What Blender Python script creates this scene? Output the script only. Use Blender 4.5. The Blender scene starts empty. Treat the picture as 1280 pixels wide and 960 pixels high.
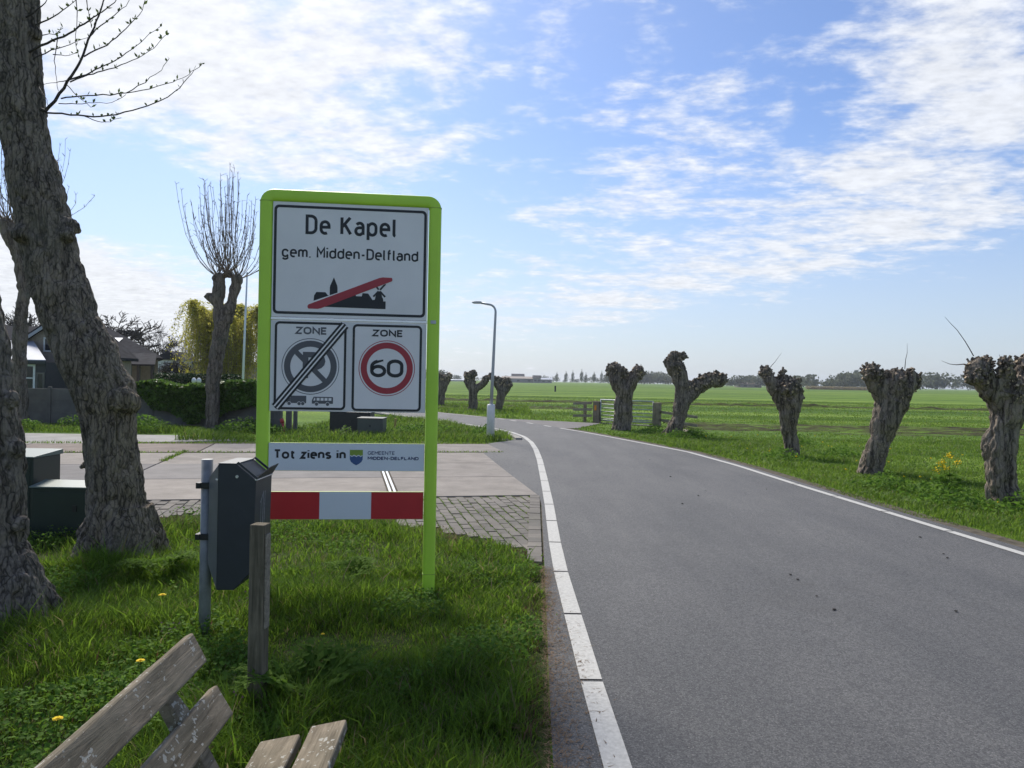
import bpy, bmesh, math, random
import numpy as np
from mathutils import Vector, Matrix, Quaternion, noise as mnoise

SC = bpy.context.scene
COL = SC.collection
PI = math.pi
rad = math.radians

# ------------------------------------------------------------------ camera
EYE = np.array([0.0, 0.0, 1.6])
FPX = 960.0
def _rx(a):
    c, s = math.cos(a), math.sin(a); return np.array([[1, 0, 0], [0, c, -s], [0, s, c]])
def _rz(a):
    c, s = math.cos(a), math.sin(a); return np.array([[c, -s, 0], [s, c, 0], [0, 0, 1]])
CR = _rx(PI / 2 + rad(-0.27)) @ _rz(rad(1.1))
cam_d = bpy.data.cameras.new('camera')
cam_d.sensor_fit = 'HORIZONTAL'; cam_d.sensor_width = 36.0; cam_d.lens = 36.0 * FPX / 1280.0
cam_d.clip_start = 0.05; cam_d.clip_end = 20000
cam = bpy.data.objects.new('camera', cam_d); COL.objects.link(cam)
cam.matrix_world = Matrix.Translation(EYE) @ Matrix(CR.tolist()).to_4x4()
SC.camera = cam

# survey helpers: where a sight line meets a given distance, or the ground
def ray(x, y): return CR @ np.array([(x - 640) / FPX, (480 - y) / FPX, -1.0])
def P(x, y, d):
    r = ray(x, y); return EYE + r * (d / r[1])
def G(x, y, z=0.0):
    r = ray(x, y); return EYE + r * ((z - 1.6) / r[2])

# ------------------------------------------------------------------ light, sky, exposure
SUN_AZ, SUN_EL = rad(-24), rad(45)
W = bpy.data.worlds.new('World'); SC.world = W; W.use_nodes = True
SC.view_settings.view_transform = 'Standard'; SC.view_settings.look = 'None'
SC.view_settings.gamma = 1.0; SC.view_settings.use_curve_mapping = False
SC.view_settings.exposure = 0.82
sd = bpy.data.lights.new('sun', 'SUN'); sd.energy = 2.75; sd.angle = rad(14); sd.color = (1.0, 0.94, 0.84)
sun = bpy.data.objects.new('sun', sd); COL.objects.link(sun)
svec = Vector((math.sin(SUN_AZ) * math.cos(SUN_EL), math.cos(SUN_AZ) * math.cos(SUN_EL), math.sin(SUN_EL)))
sun.rotation_euler = (-svec).to_track_quat('-Z', 'Y').to_euler()
sun.location = svec * 60

def build_world():
    nt = W.node_tree; N = nt.nodes; L = nt.links; N.clear()
    def nd(t, **kw):
        n = N.new(t)
        for k, v in kw.items(): setattr(n, k, v)
        return n
    def math_(op, a, b=None, c=None, clamp=False):
        n = nd('ShaderNodeMath', operation=op, use_clamp=clamp)
        for i, v in enumerate((a, b, c)):
            if v is None: continue
            if isinstance(v, (int, float)): n.inputs[i].default_value = v
            else: L.new(v, n.inputs[i])
        return n.outputs[0]
    sky = nd('ShaderNodeTexSky', sky_type='NISHITA', sun_disc=False)
    sky.sun_elevation = SUN_EL; sky.sun_rotation = SUN_AZ
    sky.air_density = 1.0; sky.dust_density = 0.9; sky.ozone_density = 2.2
    tc = nd('ShaderNodeTexCoord'); sep = nd('ShaderNodeSeparateXYZ')
    L.new(tc.outputs['Generated'], sep.inputs[0])
    dx, dy, dz = sep.outputs
    az = math_('ARCTAN2', dx, dy)
    el = math_('ARCSINE', dz)
    den = math_('MAXIMUM', math_('ADD', dz, 0.13), 0.05)
    px = math_('DIVIDE', dx, den); py = math_('DIVIDE', dy, den)
    comb = nd('ShaderNodeCombineXYZ'); L.new(px, comb.inputs[0]); L.new(py, comb.inputs[1])
    mp = nd('ShaderNodeMapping'); L.new(comb.outputs[0], mp.inputs[0])
    mp.inputs['Rotation'].default_value = (0, 0, rad(28)); mp.inputs['Scale'].default_value = (1.0, 1.45, 1)
    n1 = nd('ShaderNodeTexNoise'); n1.inputs['Scale'].default_value = 2.3; n1.inputs['Detail'].default_value = 9
    n1.inputs['Roughness'].default_value = 0.62; n1.inputs['Distortion'].default_value = 0.35
    L.new(mp.outputs[0], n1.inputs['Vector'])
    n2 = nd('ShaderNodeTexNoise'); n2.inputs['Scale'].default_value = 8.5; n2.inputs['Detail'].default_value = 6
    n2.inputs['Roughness'].default_value = 0.55
    L.new(comb.outputs[0], n2.inputs['Vector'])
    field = math_('ADD', math_('MULTIPLY', n1.outputs['Fac'], 1.0), math_('MULTIPLY', math_('SUBTRACT', n2.outputs['Fac'], 0.5), 0.62))
    n3 = nd('ShaderNodeTexNoise'); n3.inputs['Scale'].default_value = 21; n3.inputs['Detail'].default_value = 5
    n3.inputs['Roughness'].default_value = 0.6; L.new(mp.outputs[0], n3.inputs['Vector'])
    field = math_('ADD', field, math_('MULTIPLY', math_('SUBTRACT', n3.outputs['Fac'], 0.5), 0.26))
    field = math_('SUBTRACT', field, 0.5)
    # cloud banks: bearing, elevation, half sizes (radians), tilt, amount
    def bank(x, y, sx, sy, rot, w):
        r = ray(x, y); r = r / np.linalg.norm(r)
        a0, e0 = math.atan2(r[0], r[1]), math.asin(r[2])
        sx /= FPX; sy /= FPX
        c, s = math.cos(rot), math.sin(rot)
        da = math_('SUBTRACT', az, a0); de = math_('SUBTRACT', el, e0)
        u = math_('ADD', math_('MULTIPLY', da, c / sx), math_('MULTIPLY', de, s / sx))
        v = math_('ADD', math_('MULTIPLY', da, -s / sy), math_('MULTIPLY', de, c / sy))
        q = math_('ADD', math_('MULTIPLY', u, u), math_('MULTIPLY', v, v))
        return math_('MULTIPLY', math_('EXPONENT', math_('MULTIPLY', q, -1.0)), w)
    for b in BANKS: field = math_('ADD', field, bank(*b))
    mr = nd('ShaderNodeMapRange', interpolation_type='SMOOTHSTEP'); L.new(field, mr.inputs[0])
    mr.inputs[1].default_value = -0.05; mr.inputs[2].default_value = 0.32
    mr.inputs[3].default_value = 0.0; mr.inputs[4].default_value = 0.93
    # thin veil towards the horizon
    hz = nd('ShaderNodeMapRange', interpolation_type='SMOOTHSTEP'); L.new(el, hz.inputs[0])
    hz.inputs[1].default_value = 0.33; hz.inputs[2].default_value = -0.02
    hz.inputs[3].default_value = 0.0; hz.inputs[4].default_value = 0.60
    # whiter air on the sun's side
    sdot = nd('ShaderNodeVectorMath', operation='DOT_PRODUCT'); L.new(tc.outputs['Generated'], sdot.inputs[0])
    sdot.inputs[1].default_value = svec
    glow = math_('POWER', math_('MAXIMUM', sdot.outputs['Value'], 0.0), 4.0)
    cc = nd('ShaderNodeMix', data_type='RGBA'); L.new(glow, cc.inputs[0])
    cc.inputs[6].default_value = (4.35, 4.5, 4.8, 1); cc.inputs[7].default_value = (5.15, 5.2, 5.3, 1)
    shade = math_('MULTIPLY_ADD', math_('ADD', n2.outputs['Fac'], n3.outputs['Fac']), 0.42, 0.56)
    cs = nd('ShaderNodeVectorMath', operation='SCALE'); L.new(cc.outputs[2], cs.inputs[0]); L.new(shade, cs.inputs['Scale'])
    hc = nd('ShaderNodeMix', data_type='RGBA'); L.new(glow, hc.inputs[0])
    hc.inputs[6].default_value = (3.15, 3.5, 4.0, 1); hc.inputs[7].default_value = (4.7, 4.95, 5.25, 1)
    tint = nd('ShaderNodeMix', data_type='RGBA', blend_type='MULTIPLY'); tint.inputs[0].default_value = 1.0
    L.new(sky.outputs[0], tint.inputs[6]); tint.inputs[7].default_value = SKY_TINT
    m0 = nd('ShaderNodeMix', data_type='RGBA'); L.new(hz.outputs[0], m0.inputs[0])
    L.new(tint.outputs[2], m0.inputs[6]); L.new(hc.outputs[2], m0.inputs[7])
    m1 = nd('ShaderNodeMix', data_type='RGBA'); L.new(mr.outputs[0], m1.inputs[0])
    L.new(m0.outputs[2], m1.inputs[6]); L.new(cs.outputs[0], m1.inputs[7])
    bg = nd('ShaderNodeBackground'); bg.inputs[1].default_value = 0.112
    L.new(m1.outputs[2], bg.inputs[0])
    out = nd('ShaderNodeOutputWorld'); L.new(bg.outputs[0], out.inputs[0])
SKY_TINT = (0.50, 0.57, 0.71, 1)
BANKS = [(290, 50, 320, 130, 0.05, 0.33), (480, 190, 180, 40, -0.25, 0.10), (200, 70, 130, 70, 0, 0.12), (110, 400, 230, 85, -0.33, 0.62), (160, 255, 200, 45, -0.1, -0.50),
         (800, 265, 190, 70, 0.25, 0.13), (1170, 165, 180, 95, 0.3, 0.27), (900, 345, 330, 36, 0.22, 0.20), (1240, 20, 180, 45, 0.1, 0.16),
         (660, 110, 120, 120, 0, -0.12), (1000, 180, 60, 120, -0.5, -0.10), (590, 270, 90, 60, 0, -0.2), (1010, 60, 70, 70, 0.4, -0.12), (1180, 400, 300, 60, 0.12, -0.30), (760, 440, 500, 40, 0, -0.1)]
build_world()

# ------------------------------------------------------------------ numpy value noise
def _h(ix, iy, iz, seed):
    n = (ix * 374761393 + iy * 668265263 + iz * 2147483647 + seed * 974634777) & 0xFFFFFFFF
    n = ((n ^ (n >> 13)) * 1274126177) & 0xFFFFFFFF
    n = n ^ (n >> 16)
    return (n & 0xFFFF) / 32767.5 - 1.0
def vn(p, seed=0):
    p = np.asarray(p, dtype=float)
    if p.shape[1] == 2: p = np.column_stack([p, np.zeros(len(p))])
    i = np.floor(p).astype(np.int64); f = p - i; f = f * f * (3 - 2 * f)
    r = 0
    for a in (0, 1):
        for b in (0, 1):
            for c in (0, 1):
                w = (f[:, 0] if a else 1 - f[:, 0]) * (f[:, 1] if b else 1 - f[:, 1]) * (f[:, 2] if c else 1 - f[:, 2])
                r = r + w * _h(i[:, 0] + a, i[:, 1] + b, i[:, 2] + c, seed)
    return r
def fbm(p, oct=4, seed=0, gain=0.5):
    r = 0; a = 1.0; p = np.asarray(p, dtype=float)
    for k in range(oct):
        r = r + a * vn(p * (2.03 ** k) + 17.3 * k, seed + k); a *= gain
    return r
RNG = np.random.default_rng(11)
random.seed(5)

# ------------------------------------------------------------------ materials
def _base(name):
    m = bpy.data.materials.new(name); m.use_nodes = True
    nt = m.node_tree; b = nt.nodes['Principled BSDF']
    return m, nt, b
def _n(nt, t, **kw):
    n = nt.nodes.new(t)
    for k, v in kw.items(): setattr(n, k, v)
    return n
def _ramp(nt, src, stops):
    r = _n(nt, 'ShaderNodeValToRGB'); el = r.color_ramp.elements
    while len(el) < len(stops): el.new(0.5)
    for e, (p, c) in zip(el, stops): e.position = p; e.color = (*c, 1)
    nt.links.new(src, r.inputs[0]); return r.outputs[0]
def _noise(nt, vec, scale, detail=4, rough=0.55, dist=0.0):
    n = _n(nt, 'ShaderNodeTexNoise'); n.inputs['Scale'].default_value = scale; n.inputs['Detail'].default_value = detail
    n.inputs['Roughness'].default_value = rough; n.inputs['Distortion'].default_value = dist
    if vec is not None: nt.links.new(vec, n.inputs['Vector'])
    return n.outputs['Fac']
def _map(nt, scale=(1, 1, 1), rot=(0, 0, 0), kind='Object'):
    tc = _n(nt, 'ShaderNodeTexCoord'); mp = _n(nt, 'ShaderNodeMapping')
    mp.inputs['Scale'].default_value = scale; mp.inputs['Rotation'].default_value = rot
    nt.links.new(tc.outputs[kind], mp.inputs[0]); return mp.outputs[0]
def _world(nt, scale=(1, 1, 1)):
    g = _n(nt, 'ShaderNodeNewGeometry'); mp = _n(nt, 'ShaderNodeMapping'); mp.inputs['Scale'].default_value = scale
    nt.links.new(g.outputs['Position'], mp.inputs[0]); return mp.outputs[0]
def _mix(nt, fac, a, b, blend='MIX'):
    m = _n(nt, 'ShaderNodeMix', data_type='RGBA', blend_type=blend)
    for v, i in ((fac, 0), (a, 6), (b, 7)):
        if isinstance(v, (int, float)): m.inputs[i].default_value = v
        elif isinstance(v, tuple): m.inputs[i].default_value = (*v, 1)
        else: nt.links.new(v, m.inputs[i])
    return m.outputs[2]
def _bump(nt, b, h, strength=0.4, dist=0.01):
    bp = _n(nt, 'ShaderNodeBump'); bp.inputs['Strength'].default_value = strength; bp.inputs['Distance'].default_value = dist
    nt.links.new(h, bp.inputs['Height']); nt.links.new(bp.outputs[0], b.inputs['Normal'])
def plain(name, col, rough=0.55, metal=0.0, var=0.12, scale=6.0, bump=0.0, bscale=40, spec=0.5):
    m, nt, b = _base(name)
    v = _map(nt)
    f = _noise(nt, v, scale, 5)
    lo = tuple(c * (1 - var) for c in col); hi = tuple(min(1, c * (1 + var)) for c in col)
    nt.links.new(_ramp(nt, f, [(0.3, lo), (0.7, hi)]), b.inputs['Base Color'])
    b.inputs['Roughness'].default_value = rough; b.inputs['Metallic'].default_value = metal
    b.inputs['Specular IOR Level'].default_value = spec
    if bump: _bump(nt, b, _noise(nt, v, bscale, 4), bump, 0.005)
    return m
def leafy(name, dark, light, trans=0.45, rough=0.5, scale=0.7, dry=None, dryamt=0.0):
    """leaf / blade: colour varies from piece to piece and in patches, some light passes through"""
    m, nt, b = _base(name)
    g = _n(nt, 'ShaderNodeNewGeometry')
    pos = _world(nt)
    f = _noise(nt, pos, scale, 4, 0.6)
    mixf = _n(nt, 'ShaderNodeMath', operation='MULTIPLY_ADD'); nt.links.new(g.outputs['Random Per Island'], mixf.inputs[0])
    mixf.inputs[1].default_value = 0.55
    s = _n(nt, 'ShaderNodeMath', operation='MULTIPLY'); nt.links.new(f, s.inputs[0]); s.inputs[1].default_value = 0.55
    nt.links.new(s.outputs[0], mixf.inputs[2])
    c = _ramp(nt, mixf.outputs[0], [(0.15, dark), (0.85, light)])
    if dry:
        r2 = _n(nt, 'ShaderNodeMath', operation='FRACT'); t = _n(nt, 'ShaderNodeMath', operation='MULTIPLY')
        nt.links.new(g.outputs['Random Per Island'], t.inputs[0]); t.inputs[1].default_value = 37.0
        nt.links.new(t.outputs[0], r2.inputs[0])
        lt = _n(nt, 'ShaderNodeMath', operation='LESS_THAN'); nt.links.new(r2.outputs[0], lt.inputs[0]); lt.inputs[1].default_value = dryamt
        c = _mix(nt, lt.outputs[0], c, dry)
    nt.links.new(c, b.inputs['Base Color']); b.inputs['Roughness'].default_value = rough
    b.inputs['Specular IOR Level'].default_value = 0.16
    tr = _n(nt, 'ShaderNodeBsdfTranslucent'); nt.links.new(c, tr.inputs[0])
    mx = _n(nt, 'ShaderNodeMixShader'); mx.inputs[0].default_value = trans
    nt.links.new(b.outputs[0], mx.inputs[1]); nt.links.new(tr.outputs[0], mx.inputs[2])
    nt.links.new(mx.outputs[0], nt.nodes['Material Output'].inputs[0])
    return m
def bark(name, dark, light, zs=0.22, scale=14, lich=(0.16, 0.17, 0.14), bumps=0.8):
    m, nt, b = _base(name)
    v = _map(nt, (1, 1, zs))
    wob = _n(nt, 'ShaderNodeTexNoise'); wob.inputs['Scale'].default_value = 5.0; wob.inputs['Detail'].default_value = 3
    nt.links.new(_map(nt), wob.inputs['Vector'])
    ad = _n(nt, 'ShaderNodeMix', data_type='VECTOR'); ad.inputs[0].default_value = 0.12
    nt.links.new(v, ad.inputs[4]); nt.links.new(wob.outputs['Color'], ad.inputs[5])
    vor = _n(nt, 'ShaderNodeTexVoronoi', feature='DISTANCE_TO_EDGE'); vor.inputs['Scale'].default_value = scale * 1.9
    nt.links.new(ad.outputs[1], vor.inputs['Vector'])
    ck = _n(nt, 'ShaderNodeMapRange'); nt.links.new(vor.outputs['Distance'], ck.inputs[0]); ck.inputs[1].default_value = 0.0; ck.inputs[2].default_value = 0.16
    f0 = _noise(nt, v, scale, 8, 0.7, 0.6)
    fm = _n(nt, 'ShaderNodeMath', operation='MULTIPLY_ADD'); nt.links.new(ck.outputs[0], fm.inputs[0]); fm.inputs[1].default_value = 0.17; fm.inputs[2].default_value = -0.11
    fa = _n(nt, 'ShaderNodeMath', operation='ADD'); nt.links.new(fm.outputs[0], fa.inputs[0]); nt.links.new(f0, fa.inputs[1]); f = fa.outputs[0]
    big = _noise(nt, _map(nt), 2.2, 4)
    c = _ramp(nt, f, [(0.36, dark), (0.62, light)])
    lm = _n(nt, 'ShaderNodeMapRange'); nt.links.new(big, lm.inputs[0]); lm.inputs[1].default_value = 0.5; lm.inputs[2].default_value = 0.75; lm.inputs[4].default_value = 0.6
    c = _mix(nt, lm.outputs[0], c, lich)
    fine = _noise(nt, _map(nt), 60, 3)
    c = _mix(nt, 0.35, c, _ramp(nt, fine, [(0.3, (0.3, 0.3, 0.3)), (0.7, (1.25, 1.2, 1.15))]), 'MULTIPLY')
    nt.links.new(c, b.inputs['Base Color']); b.inputs['Roughness'].default_value = 0.9; b.inputs['Specular IOR Level'].default_value = 0.15
    _bump(nt, b, f, bumps, 0.05)
    return m

M = {}
def asphalt():
    m, nt, b = _base('asphalt')
    v = _map(nt)
    fine = _noise(nt, v, 120, 4, 0.75)
    vo = _n(nt, 'ShaderNodeTexVoronoi'); vo.inputs['Scale'].default_value = 95; nt.links.new(v, vo.inputs['Vector'])
    pat = _noise(nt, _map(nt, (1.0, 0.35, 1)), 1.1, 5, 0.6)
    c = _ramp(nt, fine, [(0.25, (0.030, 0.031, 0.032)), (0.5, (0.092, 0.093, 0.094)), (0.75, (0.23, 0.228, 0.22))])
    c = _mix(nt, 0.75, c, _ramp(nt, pat, [(0.3, (0.74, 0.75, 0.78)), (0.7, (1.22, 1.2, 1.18))]), 'MULTIPLY')
    vs_ = _n(nt, 'ShaderNodeTexVoronoi'); vs_.inputs['Scale'].default_value = 72; nt.links.new(v, vs_.inputs['Vector'])
    bw = _n(nt, 'ShaderNodeRGBToBW'); nt.links.new(vs_.outputs['Color'], bw.inputs[0])
    c = _mix(nt, 0.8, c, _ramp(nt, bw.outputs[0], [(0.2, (0.70, 0.70, 0.71)), (0.8, (1.32, 1.31, 1.28))]), 'MULTIPLY')
    # worn lane tone, repairs and stains along the way of travel
    lane = _noise(nt, _map(nt, (0.9, 0.05, 1)), 1.6, 4, 0.6)
    c = _mix(nt, 0.6, c, _ramp(nt, lane, [(0.32, (0.80, 0.80, 0.82)), (0.68, (1.2, 1.19, 1.16))]), 'MULTIPLY')
    stn = _n(nt, 'ShaderNodeMapRange'); nt.links.new(_noise(nt, v, 0.55, 6, 0.7, 0.8), stn.inputs[0]); stn.inputs[1].default_value = 0.58; stn.inputs[2].default_value = 0.72; stn.inputs[4].default_value = 0.3
    c = _mix(nt, stn.outputs[0], c, (0.06, 0.058, 0.055))
    # the odd light chipping
    sp = _n(nt, 'ShaderNodeMath', operation='GREATER_THAN'); nt.links.new(_noise(nt, v, 60, 1), sp.inputs[0]); sp.inputs[1].default_value = 0.72
    c = _mix(nt, sp.outputs[0], c, (0.21, 0.2, 0.185))
    nt.links.new(c, b.inputs['Base Color']); b.inputs['Roughness'].default_value = 0.74; b.inputs['Specular IOR Level'].default_value = 0.3
    _bump(nt, b, _noise(nt, v, 130, 4, 0.75), 0.9, 0.007)
    return m
def concrete(name, lo, hi, stain=(0.12, 0.11, 0.09), amt=0.35):
    m, nt, b = _base(name)
    oi = _n(nt, 'ShaderNodeObjectInfo')
    w = _world(nt)
    f = _noise(nt, w, 2.1, 6, 0.65); s = _noise(nt, w, 0.9, 5, 0.7, 0.5); fine = _noise(nt, w, 120, 2)
    c = _ramp(nt, f, [(0.3, lo), (0.72, hi)])
    c = _mix(nt, 0.5, c, _ramp(nt, fine, [(0.3, (0.75, 0.75, 0.75)), (0.7, (1.2, 1.2, 1.2))]), 'MULTIPLY')
    c = _mix(nt, 1.0, c, _ramp(nt, oi.outputs['Random'], [(0.0, (0.82, 0.82, 0.83)), (1.0, (1.12, 1.1, 1.08))]), 'MULTIPLY')
    mr = _n(nt, 'ShaderNodeMapRange'); nt.links.new(s, mr.inputs[0]); mr.inputs[1].default_value = 0.52; mr.inputs[2].default_value = 0.75; mr.inputs[4].default_value = amt
    c = _mix(nt, mr.outputs[0], c, stain)
    nt.links.new(c, b.inputs['Base Color']); b.inputs['Roughness'].default_value = 0.85; b.inputs['Specular IOR Level'].default_value = 0.25
    _bump(nt, b, fine, 0.35, 0.004)
    return m
def field_material():
    """pasture: mown stripes, thin soil furrows, clumpy grass"""
    m, nt, b = _base('pasture')
    g = _n(nt, 'ShaderNodeNewGeometry'); sep = _n(nt, 'ShaderNodeSeparateXYZ'); nt.links.new(g.outputs['Position'], sep.inputs[0])
    st = _noise(nt, _world(nt, (0.004, 0.11, 1)), 1.0, 5, 0.6)
    pt = _noise(nt, _world(nt), 0.35, 5, 0.65)
    fine = _noise(nt, _world(nt, (1, 0.35, 1)), 9.0, 4, 0.7)
    c = _ramp(nt, st, [(0.38, (0.048, 0.108, 0.015)), (0.5, (0.11, 0.20, 0.024)), (0.60, (0.19, 0.285, 0.042))])
    c = _mix(nt, 0.55, c, _ramp(nt, pt, [(0.35, (0.55, 0.6, 0.55)), (0.65, (1.3, 1.22, 1.15))]), 'MULTIPLY')
    c = _mix(nt, 0.8, c, _ramp(nt, fine, [(0.25, (0.45, 0.5, 0.42)), (0.7, (1.3, 1.25, 1.2))]), 'MULTIPLY')
    nt.links.new(c, b.inputs['Base Color']); b.inputs['Roughness'].default_value = 0.9; b.inputs['Specular IOR Level'].default_value = 0.1
    _bump(nt, b, fine, 0.7, 0.12)
    return m
def wood(name, lo, hi, axis='y', lich=True):
    m, nt, b = _base(name)
    sc = {'x': (0.08, 1, 1), 'y': (1, 0.08, 1), 'z': (1, 1, 0.08)}[axis]
    v = _map(nt, sc)
    f = _noise(nt, v, 42, 7, 0.7, 0.8)
    c = _ramp(nt, f, [(0.3, lo), (0.66, hi)])
    bl = _noise(nt, _map(nt), 5.5, 5, 0.6)
    c = _mix(nt, 0.7, c, _ramp(nt, bl, [(0.3, (0.55, 0.58, 0.5)), (0.7, (1.25, 1.2, 1.1))]), 'MULTIPLY')
    h = f
    if lich:
        vo = _n(nt, 'ShaderNodeTexVoronoi'); vo.inputs['Scale'].default_value = 52; vo.inputs['Randomness'].default_value = 1
        lw = _n(nt, 'ShaderNodeTexNoise'); lw.inputs['Scale'].default_value = 45; lw.inputs['Detail'].default_value = 4; nt.links.new(_map(nt), lw.inputs['Vector'])
        lm_ = _n(nt, 'ShaderNodeMix', data_type='VECTOR'); lm_.inputs[0].default_value = 0.045
        nt.links.new(_map(nt, (1.2, 0.6, 1)), lm_.inputs[4]); nt.links.new(lw.outputs['Color'], lm_.inputs[5]); nt.links.new(lm_.outputs[1], vo.inputs['Vector'])
        msk = _noise(nt, _map(nt), 9, 3)
        a = _n(nt, 'ShaderNodeMath', operation='MULTIPLY_ADD'); nt.links.new(msk, a.inputs[0]); a.inputs[1].default_value = 1.5; a.inputs[2].default_value = -0.56
        lt = _n(nt, 'ShaderNodeMath', operation='LESS_THAN'); nt.links.new(vo.outputs['Distance'], lt.inputs[0]); nt.links.new(a.outputs[0], lt.inputs[1])
        mul = _n(nt, 'ShaderNodeMath', operation='MULTIPLY'); nt.links.new(lt.outputs[0], mul.inputs[0]); mul.inputs[1].default_value = 0.75
        c = _mix(nt, mul.outputs[0], c, (0.46, 0.45, 0.39))
    nt.links.new(c, b.inputs['Base Color']); b.inputs['Roughness'].default_value = 0.88; b.inputs['Specular IOR Level'].default_value = 0.2
    _bump(nt, b, h, 0.75, 0.006)
    return m

M['asphalt'] = asphalt()
M['white_line'] = plain('white road paint', (0.46, 0.45, 0.415), 0.8, 0, 0.16, 45, 0.5, 150)
M['slab_pale'] = concrete('pale concrete', (0.215, 0.193, 0.168), (0.325, 0.293, 0.256), (0.12, 0.11, 0.09), 0.5)
M['slab_grey'] = concrete('grey concrete', (0.155, 0.147, 0.14), (0.22, 0.207, 0.196))
M['slab_brown'] = concrete('brown worn concrete', (0.165, 0.132, 0.11), (0.25, 0.205, 0.172))
M['kerb'] = concrete('kerb concrete', (0.24, 0.23, 0.21), (0.34, 0.33, 0.30))
M['brick'] = concrete('grey paving brick', (0.13, 0.119, 0.103), (0.205, 0.187, 0.163), (0.075, 0.08, 0.055), 0.5)
M['steel'] = plain('galvanised steel', (0.42, 0.44, 0.45), 0.42, 0.75, 0.2, 14)
M['pasture'] = field_material()
M['soil'] = plain('dark soil', (0.05, 0.04, 0.028), 0.95, 0, 0.5, 3, 0.6, 20, 0.1)
M['bed'] = plain('sandy bed', (0.105, 0.09, 0.068), 0.95, 0, 0.4, 9, 0.5, 60, 0.1)
M['litter'] = plain('dry litter', (0.17, 0.115, 0.07), 0.95, 0, 0.4, 20, 0.5, 60, 0.1)
M['gravel'] = concrete('pale gravel', (0.26, 0.25, 0.23), (0.42, 0.41, 0.38), (0.16, 0.16, 0.09), 0.5)
M['bark_big'] = bark('willow bark', (0.075, 0.064, 0.052), (0.33, 0.28, 0.225), 0.15, 16, (0.20, 0.188, 0.145))
M['bark_knot'] = bark('knotted bark', (0.07, 0.058, 0.045), (0.33, 0.272, 0.21), 0.13, 9, (0.22, 0.2, 0.16))
M['bark_pole'] = bark('grey bark', (0.085, 0.07, 0.056), (0.25, 0.21, 0.17), 0.2, 7)
M['twig'] = plain('willow twigs', (0.19, 0.15, 0.115), 0.7, 0, 0.3, 3)
M['twig_dark'] = plain('dark twigs', (0.045, 0.036, 0.03), 0.8, 0, 0.3, 6)
M['cut'] = plain('cut wood ends', (0.44, 0.33, 0.21), 0.85, 0, 0.35, 30)
M['bud'] = leafy('young leaves', (0.05, 0.075, 0.025), (0.12, 0.17, 0.045), 0.35)
M['grass'] = leafy('near grass', (0.050, 0.110, 0.011), (0.205, 0.325, 0.032), 0.52, 0.42, 1.3, (0.24, 0.20, 0.10), 0.06)
M['grass_v'] = leafy('verge grass', (0.058, 0.120, 0.014), (0.195, 0.300, 0.038), 0.5, 0.5, 0.5, (0.2, 0.19, 0.07), 0.04)
M['worn'] = leafy('worn dry grass', (0.09, 0.10, 0.03), (0.21, 0.19, 0.07), 0.35, 0.7, 2.0, (0.17, 0.10, 0.055), 0.35)
M['weed'] = leafy('broad weeds', (0.06, 0.13, 0.017), (0.155, 0.275, 0.04), 0.45, 0.75, 1.5)
M['parsley'] = leafy('feathery leaves', (0.06, 0.13, 0.015), (0.15, 0.25, 0.035), 0.5, 0.85, 2)
M['ivy'] = leafy('ivy leaves', (0.03, 0.075, 0.013), (0.17, 0.28, 0.055), 0.35, 0.4, 1.0)
M['hedge'] = leafy('hedge leaves', (0.012, 0.035, 0.010), (0.035, 0.075, 0.018), 0.2, 0.5, 1.0)
M['willow'] = leafy('spring willow leaves', (0.26, 0.25, 0.035), (0.58, 0.54, 0.11), 0.62, 0.55, 0.5)
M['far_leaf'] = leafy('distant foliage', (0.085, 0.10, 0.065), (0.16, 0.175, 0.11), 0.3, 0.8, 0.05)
M['petal'] = plain('yellow petals', (0.90, 0.64, 0.008), 0.85, 0, 0.15, 90)
M['purple'] = plain('purple flowers', (0.16, 0.05, 0.12), 0.7, 0, 0.3, 90)
M['green'] = plain('lime green coating', (0.50, 0.78, 0.06), 0.45, 0, 0.06, 3, 0.05, 300)
M['edge_green'] = plain('pale green edging', (0.48, 0.60, 0.14), 0.5, 0, 0.05, 3)
M['sheet_white'] = plain('white retroreflective sheet', (0.86, 0.82, 0.80), 0.45, 0, 0.06, 2.2)
M['panel_grey'] = plain('pale grey panel', (0.74, 0.72, 0.71), 0.4, 0, 0.07, 2.5)
M['board_white'] = plain('white board', (0.76, 0.79, 0.82), 0.42, 0, 0.03, 3)
M['alu'] = plain('bright aluminium', (0.75, 0.75, 0.76), 0.25, 0.55, 0.08, 20)
M['ink'] = plain('black print', (0.018, 0.019, 0.022), 0.5, 0, 0.05)
M['ink_grey'] = plain('grey print', (0.11, 0.11, 0.12), 0.5, 0, 0.05)
M['ink_blue'] = plain('dark blue print', (0.035, 0.05, 0.13), 0.5, 0, 0.05)
M['ink_shield_blue'] = plain('shield blue print', (0.055, 0.11, 0.26), 0.5, 0, 0.05)
M['ink_shield_green'] = plain('shield green print', (0.25, 0.36, 0.05), 0.5, 0, 0.05)
M['red'] = plain('red retroreflective sheet', (0.55, 0.022, 0.028), 0.42, 0, 0.06, 5)
M['ring_red'] = plain('red print', (0.42, 0.035, 0.05), 0.45, 0, 0.05)
M['anthracite'] = plain('anthracite powder coat', (0.030, 0.034, 0.041), 0.42, 0, 0.12, 9, 0.12, 350)
M['bin_lit'] = plain('anthracite with painted light', (0.13, 0.135, 0.14), 0.42, 0, 0.15, 7, 0.1, 200)  # paler copy of the anthracite; light on back and top painted in
M['pole_grey'] = plain('weathered galvanised pole', (0.25, 0.26, 0.262), 0.6, 0.3, 0.25, 12, 0.1, 90)
M['black'] = plain('black plastic', (0.015, 0.016, 0.018), 0.4)
M['scratch'] = plain('scratched metal', (0.30, 0.31, 0.33), 0.5, 0, 0.3, 60)
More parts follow.
